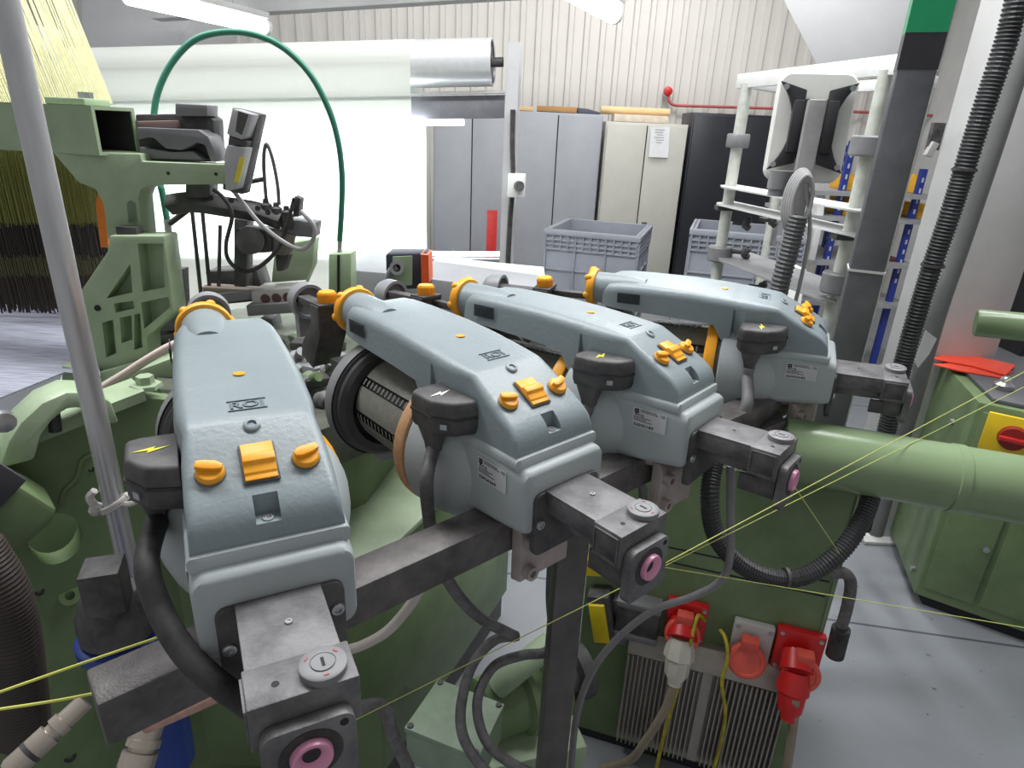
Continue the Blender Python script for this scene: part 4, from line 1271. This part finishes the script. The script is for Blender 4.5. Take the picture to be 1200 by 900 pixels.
# arm and leg below the beam
NY = V((0, 1, 0))
def fl(poly, Y, d, name, m=GREEN, parent=None, **k):
    return MB().prism([at(x, y, Y) for x, y in poly], (0, d, 0)).build(name, m, parent or loom, **k)
arm_ = fl([(62, 179), (164, 180), (166, 189), (270, 193), (270, 216), (176, 217), (165, 222), (162, 232), (167, 280), (126, 280), (121, 240), (112, 222), (92, 214)], 1.62, .07, 'arm_bracket', bevel=.003)
carve(arm_, MB().prism([at(x, y, 1.60) for x, y in ((143, 240), (146, 236), (150, 236), (154, 240), (156, 262), (152, 265), (148, 265), (145, 262))], (0, .2, 0)), 30, True)
for x, y in ((197, 203), (253, 204)): MB().cyl(at(x, y, 1.619), at(x, y, 1.617), .004, n=10).build('arm_hole', GAP, loom)
# ribbed bracket
RB = [(127, 276), (192, 276), (204, 367), (172, 395), (174, 420), (112, 440), (92, 360), (91, 345), (125, 295)]
Yb = 1.57
web = fl(RB, Yb, .07, 'ribbed_bracket', bevel=.006)
for poly, dp in (([(156, 287), (186, 287), (188, 339), (162, 344)], .04), ([(147, 311), (150, 345), (119, 352)], .04), ([(160, 357), (192, 350), (195, 362), (164, 388)], .04),
                 ([(128, 358), (151, 355), (152, 364), (130, 369)], .03), ([(114, 381), (127, 377), (131, 417), (119, 422)], .04), ([(135, 375), (149, 372), (150, 401), (137, 405)], .09), ([(152, 371), (159, 370), (162, 410), (152, 413)], .03)):
    carve(web, MB().prism([at(x, y, Yb - .02) for x, y in poly], (0, .02 + dp, 0)), 30, True)
MB().pipe(at(166, 297, Yb + .028), at(166, 297, Yb + .041), .012, .006).build('rib_boss', GREEN, loom)
MB().cyl(at(114.5, 361, Yb - .001), at(114.5, 361, Yb - .004), .008, n=14).build('bracket_hole', GAP, loom)
MB().box(at(152, 270, 1.60), (.05, .03, .02)).build('rib_bolt', DK, loom)
fl([(72, 428), (112, 438), (180, 418), (205, 424), (205, 480), (72, 480)], Yb - .02, .12, 'bracket_base', bevel=.004)
fl([(112, 452), (200, 420), (222, 422), (222, 452), (150, 472), (118, 476)], 1.45, .10, 'rail_block', bevel=.004)
fl([(116, 220), (121, 222), (127, 290), (118, 290), (112, 240)], 1.75, .03, 'orange_guard', OG)
c = ons(173, 462, -.02)
MB().lathe([(0, .032), (.008, .03), (.010, .018), (.026, .017)], c + V((0, 0, .016)), (0, 0, 1), 6).build('flange_bolt', GREEN, loom)

# ------------------------------------------------------------------ yarns of the loom
LIME = mat('lime_warp', (206, 204, 158), .8, var=.1, scale=30)
b = MB()
for i in range(150):
    t = i / 149 + random.uniform(-.003, .003)
    A = at(132 - 150 * t, 122, 1.85 + .10 * (i % 3))
    B_ = at(80 - 150 * t + random.uniform(-2, 2), -6, 2.05 + .12 * (i % 3))
    b.tube([A, B_], random.choice((.0012, .0016, .0019)), 4, 0)
tag(b.build('warp_threads', LIME), 'sheet of lime yellow warp threads rising above the green square beam', 'yarn', kind='stuff')
HED = mat('olive_heddles', (112, 112, 52), .8, var=.45, scale=9, stretch=(60, 60, 1.2))
HED2 = mat('dark_heddle_band', (46, 40, 36), .8, var=.4, scale=9, stretch=(60, 60, 1.5))
hd = thing('heddle_frames', 'bundle of olive and dark brown heddle threads hanging below the square beam', 'heddles', at(60, 330, 1.95))
def strands(y0, y1, m, name, n=100, seed=1):
    rr = random.Random(seed)
    b = MB()
    for i in range(n):
        x = -40 + 168 * i / n + rr.uniform(-1, 1)
        Y = 1.92 + .05 * (i % 3)
        A, B_ = at(x - 2, y0 + rr.uniform(-2, 2), Y), at(x + 14 * (y1 - y0) / 170, y1 + rr.uniform(-2, 5), Y)
        B_.x = A.x
        b.beam(A, B_, .0032, .0032, (0, 1, 0))
    o = b.build(name, m, hd)
    o['kind'] = 'stuff'
strands(176, 262, HED, 'olive_strands', 190, 1)
strands(262, 300, HED2, 'dark_band', 190, 2)
strands(300, 322, mat('dull_olive', (86, 84, 58), .8, var=.4, scale=9, stretch=(60, 60, 1.5)), 'lower_strands', 190, 3)
strands(322, 362, mat('brown_black_heddles', (58, 48, 44), .8, var=.5, scale=9, stretch=(60, 60, 2)), 'brown_strands', 190, 4)
a, c2 = at(-60, 170, 2.1), at(128, 372, 2.1)
MB().box(((a.x + c2.x) / 2 + .02, 2.12, (a.z + c2.z) / 2 + .03), (c2.x - a.x, .03, a.z - c2.z)).build('back_frame', HED2, hd)
SIL = mat('silver_warp', (150, 152, 166), .6, var=.45, scale=8, stretch=(1.2, 26, 26))
zs = at(50, 400, 1.75).z
q = [atz(x, y, zs) for x, y in ((-60, 345), (100, 350), (118, 440), (75, 436), (-60, 490))]
tag(MB().prism(q, (0, 0, -.004)).build('warp_sheet', SIL), 'silver grey warp sheet stretched flat at the far left under the heddles', 'warp sheet')

# ------------------------------------------------------------------ conduit pole tied with string
c = at(106, 460, 1.0)
po = thing('conduit_pole', 'thin galvanised steel pole standing at the far left', 'pole', (c.x, 1.0, 0))
MB().cyl((c.x, 1.0, 0), (c.x, 1.0, 2.6), .0185, n=20).build('pole', mat('galvanised_steel', (196, 196, 198), .34, .6, var=.22, scale=12, stretch=(1, 1, .15)), po)
z = at(138, 592, 1.0).z
pl_ = V((c.x, 1.0, z))
b = MB()
for k in range(2):
    pts = [pl_ + V((math.cos(a) * .021, math.sin(a) * .021, .006 * k + .012 * math.cos(a))) for a in [2 * PI * j / 12 for j in range(13)]]
    b.tube(pts, .0045, 6, 4)
b.tube([pl_ + V((-.02, -.008, 0)), pl_ + V((-.03, -.012, .008)), pl_ + V((-.036, -.01, .022)), pl_ + V((-.026, -.008, .034))], .007, 6)
b.ball(pl_ + V((-.03, -.012, -.004)), .012, 8)
b.tube([pl_ + V((.02, -.006, .006)), pl_ + V((.05, -.02, .02)), pl_ + V((.085, -.03, .045))], .005, 6)
tag(b.build('string_tie', mat('white_string', (200, 198, 194), .8)), 'white string knotted round the galvanised pole', 'string')

# ------------------------------------------------------------------ devices on the arm
dv = thing('selvedge_device', 'dark grey yarn device with a curved cover sitting on the green arm', 'device', at(205, 190, 1.66))
fl([(158, 134), (240, 133), (250, 140), (253, 190), (160, 188)], 1.70, .06, 'back_plate', DK, dv, bevel=.004)
fl([(205, 121), (243, 123), (243, 136), (205, 136)], 1.67, .06, 'top_block', COLR, dv, bevel=.003)
fl([(160, 142), (205, 141), (208, 150), (160, 150)], 1.68, .03, 'side_block', mat('rosy_grey', (150, 128, 124), .5), dv, bevel=.002)
fl([(160, 149), (232, 152), (244, 160), (251, 176), (253, 190), (247, 190), (240, 170), (230, 167), (222, 172), (212, 176), (194, 174), (180, 162), (172, 161), (161, 164)], 1.645, .07, 'curved_cover', mat('device_cover', (120, 120, 123), .4, .3, var=.1), dv, bevel=.003)
fl([(163, 172), (200, 178), (225, 177), (240, 188), (163, 186)], 1.66, .04, 'inner_block', COLR, dv, bevel=.003)
sn_ = thing('yarn_sensor', 'tilted silver sensor box with a yellow sticker at the end of the green arm', 'sensor', at(283, 220, 1.62))
fl([(272, 126), (304, 134), (284, 228), (260, 222)], 1.64, .05, 'dark_back', DK, sn_, bevel=.003)
hb = fl([(272, 127), (296, 134), (288, 160), (283, 164), (265, 157)], 1.60, .05, 'head_block', mat('sensor_silver', (176, 176, 178), .4, .4), sn_, bevel=.003)
fl([(279, 130), (291, 134), (283, 158), (276, 154)], 1.598, .01, 'dark_strip', DK, hb)
fl([(268, 160), (290, 166), (288, 172), (268, 168)], 1.61, .05, 'neck', BLACK, sn_, bevel=.002)
sb_ = fl([(265, 170), (288, 173), (277, 222), (264, 224), (262, 185)], 1.60, .06, 'sensor_body', mat('sensor_silver', (176, 176, 178)), sn_, bevel=.003)
fl([(281, 184), (287, 185), (280, 214), (274, 213)], 1.597, .002, 'yellow_sticker', YELLOW, sb_)
wc = thing('cutter_head', 'dark grey weft mechanism with cables on curved bar, right of the green arm', 'mechanism', at(280, 340, 1.75))
MB().tube([at(198, 240, 1.74), at(225, 237, 1.74), at(262, 242, 1.74), at(300, 248, 1.74), at(330, 258, 1.74)], .028, 4, smooth=6).build('curved_bar', DK, wc, bevel=.003)
for x, y in ((247, 232), (271, 235), (302, 244), (314, 249)): MB().cyl(at(x, y, 1.708), at(x, y, 1.703), .007, n=12).build('bar_hole', GAP, wc)
fl([(217, 216), (246, 216), (246, 232), (217, 232)], 1.72, .05, 'hanger_block', DK, wc, bevel=.003)
fl([(276, 268), (318, 270), (318, 296), (280, 298)], 1.72, .08, 'gear_box', DK, wc, bevel=.005)
MB().cyl(at(293, 282, 1.72), at(293, 282, 1.69), .036, n=20).build('gear_cap', DK, wc)
fl([(327, 256), (370, 261), (368, 279), (330, 276)], 1.74, .06, 'light_block', mat('device_cover', (120, 120, 123)), wc, bevel=.004)
fl([(318, 268), (340, 276), (334, 300), (318, 298)], 1.73, .06, 'side_box', mat('warm_grey_box', (120, 114, 106), .5), wc, bevel=.003)
fl([(274, 256), (290, 258), (288, 340), (274, 342)], 1.79, .05, 'stem', DK, wc, bevel=.003)
fl([(322, 296), (338, 300), (332, 318), (324, 318)], 1.76, .04, 'lower_link', DK, wc, bevel=.003)
for x in (312, 324, 336):
    q = at(x, 242 + (x - 312) * .35, 1.74)
    MB().lathe([(0, .014), (.02, .017), (.045, .015), (.05, .008), (.06, .007)], q + V((0, 0, -.04)), (0, 0, 1), 12).build('cable_plug', BLACK, wc)
fl([(345, 230), (352, 233), (350, 254), (343, 254)], 1.72, .03, 'clip_plate', DK, wc)
for px, r in (([(250, 222), (262, 232), (272, 252), (265, 285), (268, 305), (285, 318), (305, 312), (325, 292), (335, 268), (345, 232)], .0055),):
    MB().tube([at(x, y, 1.70) for x, y in px], r, 8).build('black_cable', RUBBER, wc)
MB().tube([at(x, y, 1.69) for x, y in ((272, 222), (285, 238), (305, 262), (330, 282), (352, 292), (366, 282), (368, 265), (352, 247))], .006, 8).build('grey_cable', mat('pale_grey_cable', (168, 167, 168)), wc)
MB().tube([at(x, y, 1.74) for x, y in ((312, 236), (309, 190), (312, 169), (319, 185), (325, 215), (327, 240))], .005, 8).build('cable_loop', CABLE, wc)
MB().tube([at(x, y, 1.74) for x, y in ((270, 220), (290, 214), (308, 210))], .006, 8).build('black_cable', RUBBER, wc)
for px in (((225, 246), (236, 350)), ((237, 246), (247, 352)), ((258, 264), (256, 350))): MB().cyl(at(*px[0], 1.78), at(*px[1], 1.78), .0055, n=8).build('guide_rod', DK, wc)
MB().cyl(at(199, 262, 1.78), at(220, 246, 1.78), .008, n=10).build('brace_rod', DK, wc)
# teal flexible hose loop
TEAL = mat('teal_hose', (62, 136, 112), .45, var=.06)
hs_ = thing('hose_loop', 'thin teal green hose rising in a high arch over the loom', 'hose', at(398, 297, 2.0))
MB().tube([at(x, y, 1.80 + .22 * i / 14) for i, (x, y) in enumerate(((189, 222), (183, 190), (180, 150), (184, 112), (200, 76), (226, 48), (258, 38), (296, 40), (332, 56), (364, 88), (386, 130), (397, 170), (401, 210), (400, 250), (398, 282)))], .0085, 10).build('hose', TEAL, hs_)
MB().cyl(at(189, 220, 1.80), at(196, 258, 1.80), .0085, n=10).build('hose_tail', TEAL, hs_)
MB().cyl(at(196, 257, 1.80), at(206, 342, 1.80), .0095, n=12).build('metal_sleeve', STEEL, hs_)
MB().cyl(at(398, 281, 2.02), at(398, 300, 2.02), .0075, n=12).build('metal_end', STEEL, hs_)
fl([(199, 316), (213, 316), (213, 322), (215, 365), (208, 368), (206, 330), (199, 326)], 1.78, .04, 'rod_clamp', BLACK, hs_)

# ------------------------------------------------------------------ loom bed clutter behind the feeders
bed = loom
BEDG = mat('dusty_bed_paint', (84, 92, 76), .55, var=.3, scale=12, dust=(130, 130, 120), dustamt=.4, bump=.3)
zbed = at(300, 400, 1.75).z
q = [atz(x, y, zbed) for x, y in ((165, 372), (470, 344), (560, 372), (470, 470), (330, 520), (190, 470))]
MB().prism([up(p, zbed - .10) for p in q], (0, 0, .10)).build('bed_top', BEDG, bed, bevel=.004)
MB().prism([up(p.lerp(q[0], .12), .5) for p in q], (0, 0, zbed - .62)).build('bed_body', DGREEN, bed)
for y0, x0, x1 in ((375, 172, 215), (385, 172, 218), (398, 174, 216), (352, 236, 300)):
    A, B_ = at(x0, y0, 1.68), at(x1, y0 - (x1 - x0) * .12, 1.74)
    MB().beam(A, B_, .02, .025).build('bed_slat', COLR, bed, bevel=.002)
fl([(183, 372), (216, 366), (218, 416), (178, 420)], 1.72, .05, 'slot_housing', DK, bed, bevel=.003)
rb_ = thing('rail_block', 'pale grey block with three dark round holes on the loom bed', 'block', at(320, 370, 1.75))
fl([(294, 341), (346, 337), (349, 358), (296, 362)], 1.72, .10, 'block', mat('pale_block', (196, 194, 190), .45, .2), rb_, bevel=.003)
for x in (311, 324, 337): MB().lathe([(0, .0135), (.003, .0125), (.003, .006)], at(x, 350 - (x - 311) * .06, 1.72), (0, -1, 0), 18).build('round_port', mat('maroon_port', (96, 62, 66), .5), rb_)
fl([(288, 358), (350, 354), (354, 366), (290, 371)], 1.70, .12, 'block_base', COLR, rb_, bevel=.003)
b = MB()
rr = random.Random(5)
for i in range(40):
    x, y = rr.uniform(318, 400), rr.uniform(372, 470)
    c = atz(x, y, zbed + rr.uniform(0, .05))
    k = rr.random()
    if k < .4: MB().lathe([(0, .02), (.02, .022), (.025, .012), (.05, .012)], c, (rr.uniform(-1, 1), -.5, rr.uniform(-.3, 1)), 14).build('bed_fitting', [DK, COLR, DGREEN][i % 3], bed)
    else: MB().box(c, (rr.uniform(.03, .07), rr.uniform(.03, .06), rr.uniform(.02, .05)), (rr.uniform(-.2, .2), 0, rr.uniform(-.6, .6))).build('bed_fitting', [DK, COLR, GREEN, STEEL][i % 4], bed, bevel=.004)
fl([(240, 318), (300, 316), (312, 352), (250, 358)], 1.86, .08, 'link_plate', DK, bed, bevel=.004)
fl([(236, 336), (296, 340), (297, 349), (238, 344)], 1.76, .05, 'wooden_wedge', mat('grey_wood', (150, 138, 128), .7, var=.15, stretch=(1, 12, 12)), bed, bevel=.003)
fl([(322, 288), (369, 280), (366, 312), (350, 348), (316, 348)], 1.86, .05, 'green_gusset', GREEN, bed, bevel=.004)
gp = thing('hose_socket', 'small green square post holding the end of the teal hose', 'post', at(398, 340, 2.02))
MB().prism([at(x, y, 1.99) for x, y in ((385, 298), (411, 297), (412, 362), (385, 362))], (0, .07, 0)).build('post', GREEN, gp, bevel=.003)
fl([(395, 299), (398, 299), (398, 345), (395, 345)], 1.985, .004, 'slot', GAP, gp)
ob = thing('stop_box', 'black framed box with green face and orange side strip behind the second feeder', 'control box', at(476, 340, 2.0))
fl([(452, 298), (500, 297), (502, 338), (453, 340)], 2.0, .10, 'case', mat('navy_case', (46, 48, 62), .5), ob, bevel=.004)
fl([(460, 301), (483, 300), (483, 334), (460, 336)], 1.993, .006, 'green_face', GREEN, ob)
fl([(493, 298), (502, 299), (503, 332), (494, 334)], 1.985, .09, 'orange_strip', mat('orange_lamp', (240, 96, 40), .45), ob)
MB().tube([at(x, y, 1.975) for x, y in ((466, 312), (458, 318), (455, 330), (456, 342))], .012, 10).build('face_cable', COLR, ob)
MB().pipe(at(465, 314, 1.99), at(465, 314, 1.96), .022, .012).build('cable_gland', COLR, ob)
gb = thing('machine_base', 'grey low machine ledge behind the second feeder, under the control box', 'machine base', at(455, 345, 2.1))
fl([(405, 316), (455, 320), (640, 345), (640, 420), (405, 420)], 2.12, .30, 'ledge', mat('mid_grey_paint', (140, 142, 146), .5, var=.06), gb, bevel=.004)
fl([(500, 318), (575, 326), (640, 332), (640, 340), (500, 330)], 2.30, .3, 'pale_strip', LGREY, gb)

# white and orange hose at the left
wire([at(x, y, 1.38) for x, y in ((110, 462), (125, 452), (150, 436), (175, 420), (200, 406), (222, 398))], .0105, mat('pinkish_white_hose', (226, 206, 198), .45, var=.12, scale=12), 'pinkish white hose running up behind the nearest feeder', 'hose', 'air_hose', 10)

# ------------------------------------------------------------------ air filter with fittings, lower left
af = thing('air_filter', 'air filter unit with black cap, blue collar and blue bowl at lower left', 'air filter', at(140, 900, .80))
Yf = .82
c = at(136, 716, Yf)
axz = V((0, 0, 1))
r0 = .052
cap = MB().lathe([(-.045, r0 * .9), (-.035, r0 + .006), (.0, r0 + .006), (.028, r0 - .004), (.04, r0 - .016)], c, axz, 30).build('filter_head', BLACK, af)
k = at(124, 686, Yf - .03)
MB().box(k, (.055, .055, .075), (0, 0, .35)).build('cap_block', BLACK, af, bevel=.003)
MB().cyl(k + V((0, 0, -.075)), k + V((0, 0, -.03)), .02, n=12).build('cap_stem', BLACK, af)
MB().lathe([(-.066, r0 + .002), (-.062, r0 + .014), (-.044, r0 + .014), (-.040, r0 + .004)], c, axz, 34).build('blue_collar', BLUE, af)
MB().lathe([(-.34, r0 - .018), (-.33, r0 - .004), (-.10, r0), (-.055, r0)], c + V((.028, 0, -.01)), axz, 30).build('blue_bowl', BLUE, af)
FIT = mat('nickel_fitting', (190, 180, 168), .3, .6, var=.12, scale=20)
def fitting(a, b_, Y0, Y1, label, rad=.013):
    A, B_ = at(*a, Y0), at(*b_, Y1)
    L = (B_ - A).length
    t = thing('hose_fitting', label, 'fitting', B_)
    MB().lathe([(0, rad), (L * .28, rad), (L * .29, rad * 1.18), (L * .40, rad * 1.18), (L * .41, rad * .9), (L * .47, rad * .9), (L * .48, rad * 1.25), (L * .95, rad * 1.25), (L, rad * 1.05)], A, B_ - A, 20).build('body', FIT, t, smooth=30)
    MB().lathe([(0, rad * 1.28), (.006, rad * 1.28)], A.lerp(B_, .7), B_ - A, 20).build('black_ring', BLACK, t)
    return A, B_
A, B_ = fitting((100, 822), (10, 905), .66, .58, 'silver hose fitting pointing down to the lower left corner, left of the blue bowl')
A, B_ = fitting((178, 842), (150, 925), .66, .60, 'silver hose fitting pointing straight down in front of the blue bowl', .019)
wire([at(x, y, .63) for x, y in ((172, 852), (200, 840), (232, 826), (262, 812), (285, 800))], .0085, mat('rusty_pipe', (178, 140, 126), .5, var=.35, scale=18), 'rusty pinkish pipe under the black bar end', 'pipe', 'rusty_pipe', 10)
wire([at(x, y, .80) for x, y in ((-30, 640), (0, 690), (14, 740), (22, 800), (28, 860))], [.036, .040], mat('brown_black_hose', (62, 54, 50), .6, var=.2), 'dark brown ribbed hose end at the far lower left', 'hose', 'suction_hose', 18, corr=.0012, pitch=.008)
# yellow yarns at the lower left
b = [at(-20, 818, .50), at(100, 776, .545), at(215, 737, .59)]
wire(b, .0016, YARN, 'upper bright yellow yarn stretched at the lower left', 'yarn', 'yarn', 6)
wire([at(-20, 834, .48), at(60, 822, .50), at(108, 813, .52)], .0016, YARN, 'lower bright yellow yarn ending behind the black bar', 'yarn', 'yarn', 6)
FAINT = mat('pale_lime_yarn', (190, 196, 110), .8, var=.08)
def yl(p, q, Y0, Y1, label, r=.0008):
    wire([at(*p, Y0), at(*q, Y1)], r, FAINT, label, 'yarn', 'yarn', 5)
yl((400, 852), (1215, 446), .62, 1.45, 'pale lime yarn running from the nearest eyelet up across the green box')
yl((770, 665), (1215, 428), .70, 1.05, 'pale lime yarn from the second feeder eyelet crossing the large green tube', .0008)
yl((720, 655), (1215, 738), .90, .90, 'pale lime yarn crossing low in front of the green cabinet doors')
yl((932, 572), (986, 652), 1.0, 1.15, 'short pale yarn hanging from the third feeder eyelet')

# ------------------------------------------------------------------ cables of the feeders
def fpt(i, x, y, z): return WM[FE[i].name] @ V((x, y, z))
wire([fpt(0, -.148, -.108, -.034), at(172, 660, .545), at(188, 716, .515), at(218, 766, .485), at(262, 806, .468), at(315, 842, .48)], .0125, RUBBER, 'thick black cable hanging from the connector of the nearest feeder', 'cable', 'power_cable', 12)
wire([fpt(1, -.148, -.108, -.034), at(500, 560, .80), at(502, 600, .83), at(508, 632, .87), at(527, 683, .89), at(560, 722, .92), at(604, 746, .95)], .0105, CABLE, 'grey cable hanging from the connector of the second nearest feeder', 'cable', 'power_cable', 10)
wire([fpt(2, -.148, -.108, -.034), fpt(2, -.148, -.108, -.09), at(748, 560, 1.16), at(752, 600, 1.18), at(745, 650, 1.2)], .0105, CABLE, 'grey cable hanging from the connector of the third feeder, half hidden', 'cable', 'power_cable', 10)
wire([fpt(3, -.148, -.108, -.034), fpt(3, -.148, -.108, -.06), at(876, 470, 1.26), at(868, 496, 1.26), at(860, 530, 1.26)], .0125, mat('dusty_grey_cable', (128, 126, 128), .55, var=.15), 'dusty grey cable hanging from the connector of the farthest feeder', 'cable', 'power_cable', 10)
wire([at(x, y, Y) for x, y, Y in ((607, 745, .96), (580, 750, .94), (556, 775, .91), (543, 812, .87), (540, 850, .83), (552, 882, .80), (580, 915, .78))], .0095, CABLE, 'left of the two grey cables looping over the grey-green junction box', 'cable', 'looping_cable', 10)
wire([at(x, y, Y) for x, y, Y in ((648, 640, .98), (645, 700, .98), (648, 745, .97), (640, 764, .96), (612, 768, .95), (580, 780, .92), (562, 810, .88), (560, 840, .85), (572, 872, .82), (600, 895, .80), (640, 915, .78))], .0095, CABLE, 'right of the two grey cables looping over the box, running up the post', 'cable', 'looping_cable', 10)
wire([at(x, y, 1.02) for x, y in ((668, 930), (674, 850), (690, 795), (720, 752), (765, 716), (812, 699), (843, 682), (855, 655), (856, 600), (856, 545))], .0075, mat('dusty_grey_cable', (128, 126, 128)), 'dusty grey cable arching across the green box beside the left red socket', 'cable', 'hanging_cable', 10)
wire([at(x, y, .66) for x, y in ((415, 832), (440, 826), (452, 834), (460, 860), (474, 890), (485, 915))], .0095, CABLE, 'grey cable leaving the end block of the nearest feeder', 'cable', 'hanging_cable', 10)
wire([at(x, y, .86) for x, y in ((400, 764), (425, 756), (452, 741), (474, 718), (490, 694), (500, 670))], .009, mat('ivory_hose', (196, 188, 180), .5, var=.08), 'ivory hose curving out below the black bar beside the nearest feeder', 'hose', 'air_hose', 10)

# ------------------------------------------------------------------ junction box and motor below
JB = mat('grey_green_box', (136, 154, 132), .45, var=.12, scale=16, bump=.2)
jx = [atz(x, y, .62) for x, y in ((514, 796), (590, 825), (560, 887), (475, 852))]
jn = thing('junction_box', 'grey-green junction box with a screwed lid, low between the feeders', 'junction box', up(jx[3], .5))
MB().prism([p - V((0, 0, .10)) for p in jx], (0, 0, .085)).build('case', JB, jn, bevel=.004)
ctr = sum(jx, V((0, 0, 0))) / 4
ld_ = MB().prism([ctr + (p - ctr) * 1.03 - V((0, 0, .014)) for p in jx], (0, 0, .014)).build('lid', JB, jn, bevel=.003)
for p in jx:
    q = ctr + (p - ctr) * .90
    MB().lathe([(0, .007), (.003, .006), (.003, .003)], q, (0, 0, 1), 12).build('lid_screw', DK, ld_)
mo = thing('drive_motor', 'green drive motor with a flanged end beside the junction box', 'motor', at(615, 830, 1.25))
zq = .46
A = atz(560, 835, zq)
B_ = atz(640, 800, zq)
dm = (B_ - A).normalized()
MB().lathe([(0, .06), (.01, .075), (.10, .078), (.11, .095), (.125, .095), (.13, .07), (.16, .07), (.165, .085), (.22, .085), (.225, .06)], A, dm, 30).build('motor_body', DGREEN, mo, smooth=35)
MB().lathe([(.226, .05), (.26, .05), (.265, .075), (.30, .075)], A, dm, 26).build('motor_shaft', DK, mo)
q = A + dm * .10
MB().box((q.x, q.y, zq - .13), (.30, .24, .12), (0, 0, .3)).build('motor_foot', GREEN, mo, bevel=.006)
MB().box((q.x, q.y, (zq - .18) / 2), (.26, .20, zq - .18), (0, 0, .3)).build('motor_plinth', DGREEN, mo, bevel=.006)
MB().tube([A + dm * .05 + V((0, -.02, .08)), A + dm * .11 + V((0, -.04, .13)), A + dm * .19 + V((0, -.03, .155))], .03, 12).build('motor_elbow', GREEN, mo)
